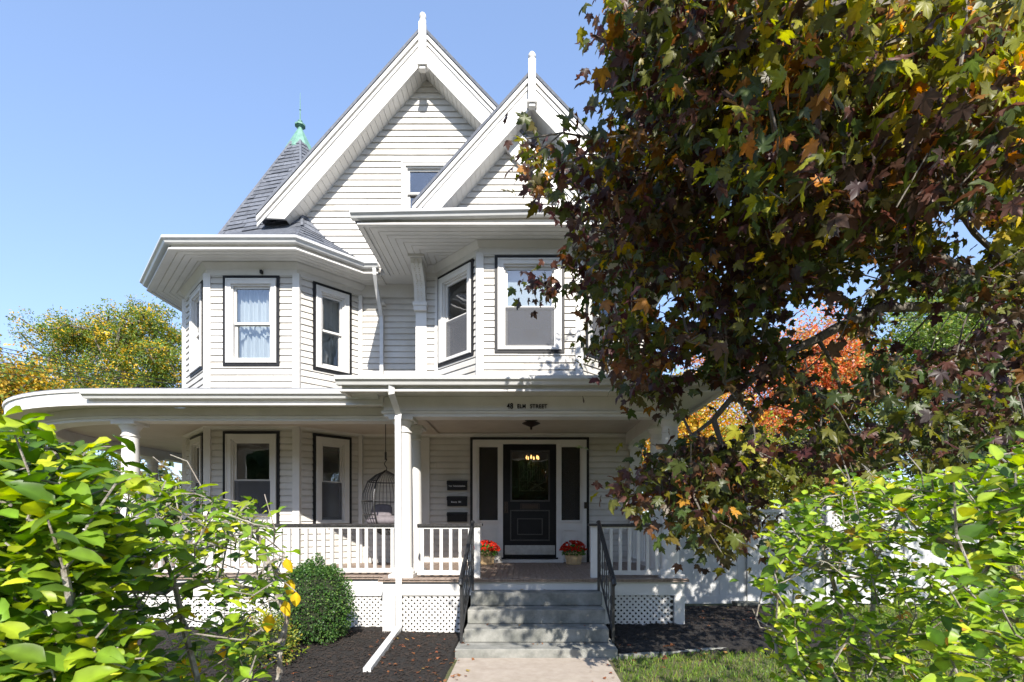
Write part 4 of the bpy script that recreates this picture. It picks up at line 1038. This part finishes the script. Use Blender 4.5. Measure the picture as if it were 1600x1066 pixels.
# ---------------------------------------------------------------- the near maple
MT = [maple(k, .18+.14*(k % 3)) for k in range(6)]
crown = [(1010,-20),(950,5),(945,40),(965,80),(948,120),(962,165),(948,215),(905,215),(850,200),(800,205),(830,250),(822,300),(880,295),(893,345),(885,395),(845,420),(822,450),(840,480),(900,480),(930,510),(908,560),(905,605),(960,580),(1000,585),(1020,640),(1050,600),(1062,560),(1085,600),(1100,660),(1060,700),(985,735),(975,765),(1020,790),(1070,800),(1105,850),(1122,890),(1150,880),(1160,800),(1200,760),(1300,745),(1450,735),(1600,700),(1640,700),(1640,-20)]
gaps = [(1255,500,55,32),(1125,650,50,40),(1300,560,60,50),(1520,385,70,38),(1480,340,40,25),(1450,500,90,50),(1230,660,50,35),(1040,470,22,18),(1090,560,20,20),(1380,640,50,25),(1360,420,24,18),(1050,578,26,14),(1180,600,30,30),(1265,500,28,40),(1330,450,26,16),(1032,680,32,34),(1098,616,40,24)]
def maple_targets(n):
    out = []
    while len(out) < n:
        px = random.uniform(790, 1640); py = random.uniform(-20, 895)
        if not inpoly(px, py, crown): continue
        if px < 950 and random.random() < .25: continue
        if any(((px-a)/c)**2+((py-b)/d)**2 < 1 and random.random() < .9 for a, b, c, d in gaps): continue
        if py > 450 and px > 1150 and random.random() < .45: continue
        if py < 330 and px > 1180: d = random.uniform(2.5, 6.5)
        elif px > 1150: d = random.uniform(3.2, 7.8)
        elif py > 600: d = random.uniform(3.7, 5.6)
        elif py < 250: d = random.uniform(2.9, 5.5)
        else: d = random.uniform(3.6, 6.2)
        if px < 960 and 380 < py < 640: d = random.uniform(4.8, 6.2)
        if px < 1000 and py > 690: d = random.uniform(3.9, 4.8)
        out.append(pt(px, py, d))
    return out
tg = maple_targets(1650)
for _ in range(170):   # the crown goes on above and to the right of the picture
    an = random.uniform(0, 6.28); r = 4.2*math.sqrt(random.random()); z = random.uniform(4.2, 8.5)
    x, y = 5.3+r*math.cos(an)*(1.1-.07*z), 5.2+r*math.sin(an)*(1.1-.07*z)
    if x > 2.6: tg.append((x, y, z-.0))
for _ in range(120):   # boughs overhead, over the walk
    d = random.uniform(.3, 3.0); z = random.uniform(max(2.5, d*1.03+.15), 4.1); tg.append((random.uniform(.15, 1.9)+.1*(3-d), d, z))
for _ in range(230):
    q = (random.uniform(2.7, 6.0), random.uniform(4.0, 6.6), random.uniform(2.2, 4.4)); a_, b_ = XC+FP*q[0]/q[1], YC-FP*q[2]/q[1]
    if any(((a_-a)/c)**2+((b_-b)/d)**2 < 1 for a, b, c, d in gaps): continue
    tg.append(q)
for _ in range(120):
    an = random.uniform(-1.2, 1.2); r = random.uniform(1.5, 4.6); tg.append((5.6+r*math.cos(an), 5.4+r*math.sin(an), random.uniform(1.0, 4.5)))
skel = [[(5.52,5.6,G),(5.46,5.58,.0),(5.40,5.5,1.6),(5.38,5.45,2.3),(5.35,5.4,3.6),(5.25,5.3,5.2),(5.2,5.2,7.0)],
        [(5.38,5.45,2.3),(4.75,5.15,2.5),(4.15,5.0,2.92),(3.5,4.7,3.4),(2.9,4.3,4.0)],
        [(5.38,5.45,2.2),(4.6,5.25,2.48),(3.6,5.1,2.62),(2.7,4.9,2.75),(1.6,4.9,2.9),(.8,5.1,2.7)],
        [(5.40,5.5,1.9),(4.5,5.1,2.05),(3.2,4.7,1.9),(2.1,4.5,1.35),(1.4,4.4,.7)],
        [(5.35,5.4,3.2),(4.3,4.0,3.5),(3.0,3.0,3.1),(1.8,3.1,3.0)],
        [(5.35,5.4,3.6),(4.2,5.1,4.6),(2.9,4.9,4.6),(1.7,4.7,4.0)],
        [(5.35,5.4,2.8),(6.6,5.9,3.6),(7.8,6.2,4.2)]]
MP = thing('maple_tree', 'purple and rust leaved maple tree filling the upper right', 'tree', (5.5, 5.6, G))
nd, pa, tips = grow(skel, tg, .22, .25, .10, .04)
wood('trunk', nd, pa, MP, M['bark'], .0042, .50, .21, 5)
def maple_leaves():
    P = []; A = []; N = []; Sz = []; C = []
    pal_l = [(4,(.075,.030,.030)),(3,(.13,.055,.024)),(2,(.07,.06,.018)),(1.3,(.22,.10,.022)),(1,(.055,.035,.035)),(1,(.13,.11,.02)),(.25,(.28,.12,.03))]
    pal_m = [(4,(.06,.075,.015)),(3,(.11,.11,.018)),(2.5,(.09,.04,.03)),(1.6,(.20,.18,.02)),(1,(.06,.035,.03)),(.4,(.24,.11,.02))]
    pal_r = [(3,(.20,.21,.025)),(3,(.42,.32,.02)),(1.5,(.12,.07,.035)),(1,(.09,.10,.02)),(2,(.48,.21,.03)),(2,(.30,.30,.03))]
    pal_d = [(4,(.05,.07,.018)),(2,(.08,.05,.028)),(2,(.12,.13,.025)),(1,(.04,.025,.022))]
    for t in tips:
        p = nd[t]; q = nd[pa[t]]; dr_ = p-q; dr_ /= max(1e-6, np.linalg.norm(dr_)); d = max(p[1], .5); px = XC+FP*p[0]/d; py = YC-FP*p[2]/d
        infr = 780 < px < 1650 and -30 < py < 900
        k = int(RNG.integers(14, 22)) if infr else int(RNG.integers(11, 17))
        if infr and (px < 970): k = int(RNG.integers(8, 13))
        sp = .17 if px > 980 else .09
        o = RNG.normal(0, 1, (k,3))*np.array([sp, sp, sp*.6])+p-dr_*RNG.uniform(0, .2, (k,1))
        jx = px+random.gauss(0, 90); jy = py+random.gauss(0, 70)
        wts = {0: 1.0 if (jx < 1000 or (jy > 520 and jx < 1180)) else .25, 1: 1.0, 2: 7 if (jx > 1200 and jy < 190) else (.6 if jx > 1100 and jy < 300 else .08), 3: 1.2 if jy > 420 else .2}
        c = np.concatenate([pick((pal_l, pal_m, pal_r, pal_d)[random.choices((0,1,2,3), [wts[i] for i in range(4)])[0]], 1) for _ in range(k)])
        same = RNG.random((k,1)) < .62; c = np.where(same, c[:1]*RNG.uniform(.7, 1.3, (k,1)), c)     # leaves of one twig turn together
        a = np.stack([RNG.normal(dr_[0]*.6, .55, k), RNG.normal(dr_[1]*.6, .55, k), RNG.normal(-.7, .45, k)], 1)
        nn = np.stack([RNG.normal(0,.9,k), RNG.normal(-.35,.7,k), RNG.normal(.8,.4,k)], 1)
        o = np.where((o[:,1:2] > 6.45) & (o[:,0:1] < 2.8), o*np.array([1,0,1])+np.array([0,6.4,0]), o)
        P.append(o); A.append(a); N.append(nn); Sz.append(RNG.uniform(.06, .118, k)*(.98 if (px > 1150 and py < 330) else 1.0)*(.95 if px < 960 else 1)); C.append(c)
    return map(np.concatenate, (P, A, N, Sz, C))
P_, A_, N_, S_, C_ = maple_leaves()
keep = (P_[:,1] > 1.7) | (P_[:,2] > P_[:,1]*1.0+.12) & (P_[:,2] > 2.2)
gp_x = XC+FP*P_[:,0]/np.maximum(P_[:,1], .3); gp_y = YC-FP*P_[:,2]/np.maximum(P_[:,1], .3)
for a, b, c, d in gaps: keep &= ~((((gp_x-a)/c)**2+((gp_y-b)/d)**2 < .8) & (RNG.random(len(keep)) < .8) & (gp_x > 960))
leaves('crown', P_[keep], A_[keep], N_[keep], S_[keep], C_[keep], MT, MP, indiv=300)
# ---------------------------------------------------------------- shrubs close to the camera
def shrub(name, label, outline, drange, n, root, skel, tmpls, pal, size, k, spread, rt, twig='twig', up=.05, gapf=None, droop=-.1, extra=()):
    T = thing(name, label, 'shrub', (root[0], root[1], G)); out = list(extra); xs = [p[0] for p in outline]; ys = [p[1] for p in outline]
    while len(out) < n:
        px = random.uniform(min(xs), max(xs)); py = random.uniform(min(ys), max(ys))
        if not inpoly(px, py, outline) or (gapf and random.random() < gapf(px, py)): continue
        lo, hi = drange(px, py); d = random.uniform(lo, hi); q = pt(px, py, d)
        if q[2] > G+.1: out.append(q)
    nd, pa, tips = grow(skel, out, .10, .5, .10, up)
    wood('branches', nd, pa, T, M[twig], rt, .40, .03, 5)
    far_ = [q for q in out if q[1] > 1.7]
    bare = [tuple(np.array(random.choice(far_))*.9+np.array(skel[0][-1])*.1+RNG.normal(0,.06,3)) for _ in range(260 if root[0] < 0 else 130)]
    nb_, pb_, _ = grow(skel, bare, .07, .4, .16, .0); wood('bare_twigs', nb_, pb_, T, M['twig'], .0022, .33, .012, 4)
    P = []; A = []; N = []; Sz = []; C = []
    for t in tips:
        p = nd[t]; q = nd[pa[t]]; dr_ = p-q; dr_ /= max(1e-6, np.linalg.norm(dr_)); kk = int(RNG.integers(k[0], k[1]+1)*(.75 if (nd[t][0] < 0 and nd[t][1] > 1.5) else 1)); s = np.linspace(0, 1, kk)[:,None]
        o = p-dr_*s*spread+RNG.normal(0, .012, (kk,3)); an = np.arange(kk)*2.4+RNG.uniform(0,6)
        rad = np.stack([np.cos(an), np.sin(an), np.full(kk, .25)], 1)
        A.append(dr_*.55+rad*.8+np.array([0,-.1,droop])); N.append(np.stack([RNG.normal(0,.35,kk), RNG.normal(-.35,.35,kk), np.full(kk,.9)], 1)); P.append(o)
        Sz.append(RNG.uniform(size[0], size[1], kk)*(1.12 if (nd[t][1] < 1.5 and nd[t][0] < 0) else (1 if nd[t][0] > 0 else .8))*(1-.35*(1-s[:,0])*(RNG.random(kk) < .5))); C.append(pick(pal(nd[t]), kk))
    P, A, N, Sz, C = map(np.concatenate, (P, A, N, Sz, C)); leaves('foliage', P, A, N, Sz, C, tmpls, T, m=M['leaf_near'], indiv=300)
    return T
OV = [ovate(.035, .265, .26, .16, k) for k in range(5)]; RV = [ovate(.0, .30, .10, .16, 10+k) for k in range(5)]
OVL = [ovate(.04, .33, .30, .14, 20+k) for k in range(4)]
outL = [(-90,665),(20,672),(85,668),(115,690),(190,730),(240,742),(330,775),(395,785),(425,800),(440,850),(452,890),(440,930),(430,985),(390,1060),(380,1120),(-90,1150)]
def drL(px, py):
    if px < 230 and random.random() < .55: return (1.15, 1.6)
    return (1.5, 2.6)
palL = lambda p: [(3.5,(.23,.33,.02)),(3,(.14,.23,.02)),(3,(.06,.12,.015)),(1,(.38,.42,.025)),(.08,(.5,.36,.02))]
skL = [[(-1.15,1.75,G),(-1.12,1.72,-1.0),(-1.05,1.68,-.5),(-1.1,1.6,-.1)],[(-1.2,1.8,G),(-1.45,1.75,-.8),(-1.5,1.6,-.3),(-1.6,1.5,.05)],[(-1.12,1.8,G),(-1.0,2.0,-.9),(-.95,2.1,-.4),(-1.1,2.15,-.05)],[(-1.1,1.7,-1.2),(-.95,1.4,-.8),(-1.0,1.2,-.3),(-1.0,1.1,0.0)]]
shrub('leafy_shrub', 'bright green leafy shrub filling the lower left foreground', outL, drL, 1050, (-1.15,1.75), skL, OV, palL, (.038,.092), (4,8), .16, .0022, gapf=lambda px, py: (.35 if (230 < px < 425 and 820 < py) else 0))
outR = [(1180,870),(1200,825),(1215,790),(1245,770),(1300,755),(1360,745),(1420,735),(1480,735),(1540,715),(1600,690),(1680,690),(1680,1150),(1215,1150),(1225,1060),(1200,1000),(1180,930)]
def drR(px, py): return (1.15, 2.0) if px > 1480 and random.random() < .5 else (1.7, 3.0)
palR = lambda p: [(3.5,(.26,.36,.03)),(3,(.16,.26,.025)),(2.5,(.07,.13,.02)),(1.2,(.40,.44,.035)),(.2,(.45,.25,.05))]
skR = [[(1.62,2.5,G),(1.58,2.48,-.9),(1.45,2.4,-.45),(1.3,2.3,-.1)],[(1.9,2.2,G),(2.0,2.1,-.8),(1.9,2.0,-.3),(1.7,1.9,.05)],[(1.75,2.3,G),(1.7,2.6,-.7),(1.8,2.7,-.2),(1.9,2.6,.1)],[(1.62,2.4,-1.0),(1.3,2.5,-.8),(1.15,2.5,-.5)]]
shrub('leafy_shrub', 'sunlit yellow green shrub with twiggy stems in the lower right foreground', outR, drR, 860, (1.7,2.4), skR, RV, palR, (.036,.070), (5,9), .13, .0024, gapf=lambda px, py: .5 if (px < 1480 and 860 < py < 960) else (.35 if py > 960 else 0))
# yellow autumn leaves on the left shrub
def bunch(parent_label, pts, col, tm, sz, twig_from):
    T = thing('yellow_leaf_sprig', parent_label, 'sprig', (pts[0][0], pts[0][1], pts[0][2]-.1))
    mb = MB()
    for p in pts: mb.tube([twig_from, tuple((np.array(twig_from)+np.array(p))/2+np.array([0,0,.03])), p], [.0035,.003,.002], 5)
    mb.build('twig', M['twig'], T)
    for i, p in enumerate(pts):
        V, Fs, Cm = tm[i % len(tm)]; me = fast_mesh('leaf', V, Fs, np.array(col)[None,:]*Cm[:,None]*random.uniform(.85,1.1), M['leaf'])
        o = bpy.data.objects.new('leaf', me); COL.objects.link(o); o.parent = T
        ax = np.array([[random.uniform(-.4,.4), random.uniform(-.5,0), -1]]); nr = np.array([[random.uniform(-.3,.3), -1, .35]]); R = frames(ax, nr)[0]*sz*random.uniform(.85,1.15)
        Mx = Matrix([list(R[r])+[0] for r in range(3)]+[[0,0,0,1]]); Mx.translation = Vector(p)+Vector((0,0,E))-WO[T.name]; o.matrix_local = Mx
bunch('twig of yellow autumn leaves at the right tip of the left shrub', [pt(447,872,2.1),pt(463,925,2.05),pt(445,938,2.1),pt(424,960,2.0),pt(455,905,2.2)], (.62,.42,.02), OVL, .068, pt(405,900,2.15))
bunch('yellow leaves low at the bottom of the left shrub', [pt(345,1005,1.9),pt(290,1030,1.8),pt(312,1035,1.8)], (.62,.38,.02), OVL, .058, pt(330,985,2.0))
# low shrub and boxwood in the bed
def clipped(name, label, c, r, n, sz, pal, shell=.2, tm=None, core=.86, lum=.06):
    T = thing(name, label, 'shrub', (c[0], c[1], G)); tm = tm or [quadleaf()]
    d = RNG.normal(0,1,(n,3)); d /= np.linalg.norm(d, axis=1, keepdims=True); d[:,2] = np.where(d[:,2] < -.75, -d[:,2], d[:,2])
    lump = 1+lum*np.sin(d[:,0]*7+1)*np.sin(d[:,1]*6+2)*np.sin(d[:,2]*8)+lum*.6*np.sin(d[:,0]*17)*np.sin(d[:,2]*15)
    rr = (1-shell*RNG.random(n)**1.6)*lump; P = np.array(c)+d*np.array(r)*rr[:,None]; ok = P[:,2] > G+.02; P, dd = P[ok], d[ok]; k = len(P)
    leaves('foliage', P, dd+RNG.normal(0,.6,(k,3)), dd+RNG.normal(0,.5,(k,3))+np.array([0,-.1,.4]), RNG.uniform(sz[0], sz[1], k), pick(pal, k), tm, T)
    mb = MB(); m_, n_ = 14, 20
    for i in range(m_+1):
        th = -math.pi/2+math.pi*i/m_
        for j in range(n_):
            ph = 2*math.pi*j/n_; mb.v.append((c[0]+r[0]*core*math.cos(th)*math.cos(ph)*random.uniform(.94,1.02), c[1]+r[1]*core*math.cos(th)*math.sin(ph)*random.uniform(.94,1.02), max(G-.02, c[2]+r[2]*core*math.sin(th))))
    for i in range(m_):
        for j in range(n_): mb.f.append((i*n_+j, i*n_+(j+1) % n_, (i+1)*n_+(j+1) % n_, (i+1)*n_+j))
    mb.build('shade_core', M['inner'], T, smooth=True); return T
M['inner'] = mat('core_shade', (.012,.018,.008), 1, (.03,.035,.015), 30, .8, 40)  # solid dark core; the shade among the leaves is its colour
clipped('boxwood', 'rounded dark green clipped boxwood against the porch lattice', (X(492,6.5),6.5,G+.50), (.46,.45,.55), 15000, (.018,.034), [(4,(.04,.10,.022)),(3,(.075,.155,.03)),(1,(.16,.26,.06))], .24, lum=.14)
clipped('low_shrub', 'low loose yellow green shrub in front of the boxwood', (X(412,5.6),5.6,G+.22), (.36,.3,.36), 3000, (.02,.036), [(3,(.20,.24,.03)),(3,(.32,.30,.04)),(2,(.10,.16,.03)),(.5,(.3,.12,.05))], .5, lum=.2, core=.6)
# ---------------------------------------------------------------- potted mums
def mum(x, y, label):
    z = FZ+.012; T = thing('potted_mum', label, 'potted plant', (x, y, z), 'potted red mums on the porch')
    mb = MB(); n = 20
    for k in range(n):
        a0, a1 = 2*math.pi*k/n+.008, 2*math.pi*(k+1)/n-.008
        pts = []
        for (r, zz) in ((.128,0),(.165,.215)):
            for rr in (r, r-.008):
                pts.append([(x+rr*math.cos(a), y+rr*math.sin(a), z+zz) for a in (a0, a1)])
        mb.hexa([pts[0][0],pts[0][1],pts[1][1],pts[1][0],pts[2][0],pts[2][1],pts[3][1],pts[3][0]])
    mb.lathe([(0,.005),(.125,.005)], (x,y,z), 20); BK = mb.build('basket', M['basket'], T)
    for (zz, r) in ((.01,.131),(.10,.147),(.185,.163)):
        mb = MB(); mb.lathe([(r,zz),(r+.006,zz),(r+.008,zz+.03),(r+.002,zz+.03)], (x,y,z), 24); mb.build('band', M['basket'], BK)
    n = 1500; d = RNG.normal(0,1,(n,3)); d /= np.linalg.norm(d, axis=1, keepdims=True); d[:,2] = abs(d[:,2])*1.0
    P = np.array([x,y,z+.20])+d*np.array([.20,.20,.17])*RNG.uniform(.75,1,(n,1)); P[:,2] -= .03
    leaves('foliage', P, d+RNG.normal(0,.5,(n,3)), d+RNG.normal(0,.4,(n,3)), RNG.uniform(.02,.036,n), pick([(3,(.06,.16,.02)),(2,(.12,.26,.04))], n), [quadleaf()], T)
    n = 190; d = RNG.normal(0,1,(n,3)); d /= np.linalg.norm(d, axis=1, keepdims=True); d[:,2] = abs(d[:,2])*.8+.28; d /= np.linalg.norm(d, axis=1, keepdims=True)
    C0 = np.array([x,y,z+.19])+d*np.array([.25,.25,.225]); P = np.repeat(C0, 14, 0); D = np.repeat(d, 14, 0); ax = D*.5+RNG.normal(0,.8,(len(P),3))
    leaves('flowers', P, ax, D+RNG.normal(0,.3,(len(P),3)), RNG.uniform(.018,.03,len(P)), pick([(4,(.55,.02,.01)),(2,(.70,.06,.02)),(1,(.35,.01,.01))], len(P)), [quadleaf()], T, m=M['petal'])
mum(X(760,9.45), 9.40, 'red mum in a wooden basket left of the front door, behind the handrail')
mum(X(896,9.45), 9.40, 'red mum in a wooden basket right of the front door')
# ---------------------------------------------------------------- white fence
FN = thing('vinyl_fence', 'white vinyl privacy fence with lattice top right of the house', 'fence', (5, 9.7, G))
Ff = Fr(0, 9.7); ex = [2.7, 4.15, 5.6, 7.05, 8.3]
ftop, fmid = Z(796,9.7), Z(826,9.7)
for k, x in enumerate(ex):
    mb = MB(Ff); mb.box(x-.055, x+.055, -.06, .05, G, ftop+.06); mb.build('post', M['vinyl'], FN, bevel=.004)
for a, b in zip(ex, ex[1:]):
    mb = MB(Ff); mb.box(a+.056, b-.056, -.03, .02, ftop-.06, ftop); mb.build('rail', M['vinyl'], FN)
    mb = MB(Ff); mb.box(a+.056, b-.056, -.03, .02, fmid-.06, fmid); mb.build('rail', M['vinyl'], FN)
    mb = MB(Ff); mb.box(a+.056, b-.056, -.03, .02, G+.02, G+.16); mb.build('rail', M['vinyl'], FN)
    lattice(Ff, a+.056, b-.056, fmid+.001, ftop-.061, M['vinyl'], FN, .09, .036, n=-.015)
    u = a+.056; n = 8; wd = (b-a-.112)/n
    for j in range(n):
        mb = MB(Ff); mb.box(u+.002, u+wd-.002, -.02, .005, G+.161, fmid-.061); mb.build('plank', M['vinyl'], FN); u += wd
mb = MB(); mb.box(X(1151,9.4), X(1188,9.4), 9.38, 9.62, G-.02, Z(942,9.4)); o = mb.build('stone_block', M['block'], bevel=.01); tag(o, 'mossy grey block lying at the foot of the white fence', 'block')
# ---------------------------------------------------------------- lawn grass, fallen leaves
def grass():
    n = 52000; x = RNG.uniform(.95, 8.5, n); y = RNG.uniform(4.6, 9.5, n)
    xe = (x-1.06)/3.6; ok = np.where(x < 4.6, y < 5.93+xe*.94, True) & (x > .96)
    x, y = x[ok], y[ok]; n = len(x); P = np.stack([x, y, np.full(n, G-.01)], 1)
    A = np.stack([RNG.normal(0,.4,n), RNG.normal(0,.4,n), np.ones(n)], 1); N = np.stack([RNG.normal(0,1,n), RNG.normal(0,1,n), np.full(n,.2)], 1)
    tm = [(np.array([(-.06,0,0),(.06,0,0),(.03,.55,.05),(0,1,.25)], float), np.array([(0,1,2),(0,2,3)]), np.array([.8,.8,1,1.15]))]
    T = leaves('grass', P, A, N, RNG.uniform(.03,.075,n), pick([(4,(.13,.23,.03)),(3,(.20,.29,.04)),(1.5,(.26,.25,.07)),(1,(.07,.13,.02))], n), tm, None)
    tag(T, 'short patchy green grass of the lawn right of the walk', 'grass', kind='stuff')
    n = 260; reg = [(-4,-.8,4.7,7.2),(1.0,6,4.7,9.3),(-1.1,-.7,4.9,6.2),(-1.8,-1.2,5.2,6.8),(1.1,2.2,5.7,6.3)]; P = []
    for k in range(n):
        a, b, c, d = reg[random.choice([0,1,1,1,2,3,4])]; xx_, yy_ = random.uniform(a,b), random.uniform(c,d); P.append((xx_, yy_, G+mulch_h(xx_, yy_)+.02 if not (xx_ > 0 and yy_ < 6.2) else G+.04))
    for k in range(26):   # a few on the walk and treads
        t_ = random.random()
        if t_ < .6: P[k] = (random.choice([-.7,.86])+random.gauss(0,.09), random.uniform(4.9,5.9), G+.03)
        else:
            zt, yf = random.choice([(-.95,6.83),(-1.12,6.53),(-1.30,6.23),(-1.461,5.95)]); P[k] = (random.uniform(-.68,.98), yf+random.uniform(.12,.26), zt+.015)
    P = np.array(P); A = np.stack([RNG.normal(0,1,n), RNG.normal(0,1,n), RNG.normal(0,.2,n)], 1); N = np.stack([RNG.normal(0,.3,n), RNG.normal(0,.3,n), np.ones(n)], 1)
    T = leaves('fallen_leaves', P, A, N, RNG.uniform(.02,.055,n), pick([(3,(.30,.12,.05)),(2,(.22,.08,.04)),(1,(.40,.26,.08)),(1,(.14,.06,.035))], n), MT[:3], None)
    tag(T, 'small dry brown leaves scattered over beds and lawn', 'fallen leaves', kind='stuff')
grass()
# ---------------------------------------------------------------- background trees
CT = [clump(k, 6) for k in range(4)]
def bgtree(name, label, x, y, blobs, n, size, pal, trunk_r=.25, ntg=140, group=None, tm=CT, dens=.5):
    T = thing(name, label, 'tree', (x, y, G), group); vols = np.array([b[3]*b[4]*b[5] for b in blobs]); vols /= vols.sum()
    def samp(k):
        out = []
        for _ in range(k):
            b = blobs[int(RNG.choice(len(blobs), p=vols))]; d = RNG.normal(0,1,3); d /= np.linalg.norm(d); out.append(np.array(b[:3])+d*np.array(b[3:6])*RNG.random()**.45)
        return np.array(out)
    tg = samp(ntg); zc = min(b[2]-b[5] for b in blobs); zt = max(b[2] for b in blobs)
    nd, pa, tips = grow([[(x,y,G),(x+.1,y,(G+zc)/2),(x,y+.1,max(zc,1)),(x+.2,y,zt)]], [tuple(t) for t in tg], .8, .3, .12, .05)
    wood('trunk', nd, pa, T, M['bark'], trunk_r*.12, .45, trunk_r, 5)
    cen = tg[RNG.integers(0, len(tg), n)]; P = cen+RNG.normal(0,1,(n,3))*dens*np.array([1,1,.7]); 
    hue = RNG.random((len(tg),1))
    leaves('crown', P, RNG.normal(0,1,(n,3)), RNG.normal(0,1,(n,3))+np.array([0,0,.6]), RNG.uniform(size*.6, size*1.3, n), pick(pal, n), tm, T)
    return T
def B(px, py, d, rx, ry=None, rd=None):
    p = pt(px, py, d); r = rx*d/FP; return (p[0], p[1], p[2], r, (rd or rx)*d/FP, (ry or rx)*d/FP)
gold = [(4,(.12,.19,.04)),(3,(.22,.27,.04)),(2.2,(.60,.40,.03)),(1,(.08,.12,.03))]
bgtree('locust_tree', 'gold and green honey locust behind the left porch roof', X(190,30), 30, [B(120,530,30,75,45,60),B(215,525,30,80,52,60),B(255,570,30,60,60,60),B(150,600,30,110,50,70),B(60,600,28,45,40,40)], 12000, .17, gold, .35, 300, dens=.36)
bgtree('golden_tree', 'golden orange tree low at the left edge beyond the porch', X(15,22), 22, [B(5,640,22,60,50,50),B(40,600,22,40,28,40),B(-60,600,22,70,70,60)], 3500, .22, [(3,(.42,.26,.03)),(3,(.14,.18,.03)),(1,(.5,.3,.03))], .2, 120)
bgtree('dark_tree', 'dark green tree under the curved porch roof at left', X(90,24), 24, [B(70,740,24,90,45,60),B(160,755,24,60,30,40)], 3000, .22, [(3,(.04,.07,.02)),(2,(.09,.13,.03)),(1,(.3,.22,.04))], .2, 110)
bgtree('garden_tree', 'small tree glimpsed between the porch columns', X(285,34), 34, [B(225,775,34,30,25,30),B(275,790,34,60,22,40),B(330,790,34,40,20,30)], 1600, .25, [(3,(.05,.08,.03)),(1,(.2,.2,.05))], .2, 60)
bgtree('red_maple', 'bright red and orange maple beyond the fence', X(1250,24), 24, [B(1250,590,24,95,75,60),B(1275,520,24,38,45,40),B(1140,590,24,80,55,50),B(1300,570,24,70,50,50),B(1225,660,24,90,50,60)], 4600, .20, [(4,(.50,.12,.05)),(3,(.60,.22,.06)),(2,(.52,.32,.10)),(1,(.28,.10,.05)),(1,(.18,.2,.06))], .25, 240)
bgtree('orange_tree', 'yellow orange tree just right of the porch column', X(1080,18), 18, [B(1070,660,18,70,60,50),B(1030,720,18,50,60,50),B(1130,700,18,60,60,40)], 4200, .16, [(4,(.55,.36,.04)),(3,(.55,.22,.03)),(3,(.25,.28,.04))], .15, 150)
bgtree('green_tree', 'pale green tree behind the maple branches', X(1450,26), 26, [B(1440,540,26,110,85,70),B(1350,610,26,80,70,60),B(1540,560,26,90,110,70),B(1500,470,26,60,40,50)], 8000, .22, [(4,(.13,.20,.04)),(3,(.20,.28,.06)),(2,(.07,.11,.03)),(1,(.3,.3,.05))], .3, 240)
bgtree('dark_green_tree', 'dark green tree behind the right shrub', X(1500,14), 14, [B(1420,690,14,110,60,60),B(1560,660,14,100,90,60),B(1300,710,14,90,40,50),B(1640,560,14,80,140,60)], 9000, .13, [(4,(.03,.05,.015)),(3,(.05,.075,.02)),(1,(.12,.15,.03))], .2, 230, dens=.35)
bgtree('lime_tree', 'yellow green young tree rising above the white fence', X(1230,12.5), 12.5, [B(1190,735,12.5,90,50,40),B(1290,745,12.5,80,40,40),B(1110,770,12.5,60,35,30)], 4800, .10, [(4,(.22,.26,.04)),(3,(.34,.32,.05)),(2,(.12,.17,.03))], .08, 150, dens=.3)
# trees across the street, seen mirrored in the windows
for i, (x, y, r) in enumerate(((-20,-23,4.8),(-2,-27,4.5),(13,-25,4.8),(-29,-24,4.5),(-11,-26,4.8),(5,-26,4.2))):
    bgtree('street_tree', ('tall green street tree mirrored in the bay windows','round green street tree mirrored in the front door','broad street tree mirrored in the right windows','dense street tree at the far left across the road','street tree between the two broad ones across the road','low street tree directly across from the steps')[i], x, y, [(x,y,4.2,r,r,3.2),(x+1,y,2.0,r*.95,r*.8,2.8)], 5500, .55, [(3,(.06,.10,.03)),(2,(.10,.14,.04)),(1,(.2,.16,.05))], .3, 90, 'street trees mirrored in the windows', dens=.6)
# far wood
n = 7000; an = RNG.uniform(-1.25, 1.25, n); rd = RNG.uniform(75, 110, n); hz = 3.5+1.8*np.sin(an*17)+1.2*np.sin(an*41+1)
hz = hz*1.5; P = np.stack([np.sin(an)*rd, np.cos(an)*rd, G+RNG.random(n)*hz], 1)
o = leaves('far_wood', P, RNG.normal(0,1,(n,3)), RNG.normal(0,1,(n,3)), RNG.uniform(.9,1.6,n), pick([(3,(.06,.08,.03)),(2,(.14,.13,.04)),(1,(.3,.18,.05))], n), CT, None)
tag(o, 'low belt of far trees along the horizon', 'trees', kind='stuff')
# power lines
for i, (a, b) in enumerate((((0,543),(300,602)),((0,549),(300,606)),((0,566),(300,604)),((0,573),(300,611)),((0,583),(300,614)))):
    p, q = Vector(pt(*a, 19)), Vector(pt(*b, 26)); d = q-p; mb = MB(); L = []
    for k in range(13):
        t = -.8+2.9*k/12; v = p+d*t; L.append((v.x, v.y, v.z+.10*((t-.5)**2-.25)))
    mb.tube(L, .013, 5); o = mb.build('power_line', M['cable'])
    tag(o, ('topmost of the black wires crossing the gold tree at left','second black wire from the top across the gold tree','middle black wire of five across the gold tree','second lowest black wire across the gold tree','lowest black wire above the porch roof at left')[i], 'cable', 'overhead wires at left')
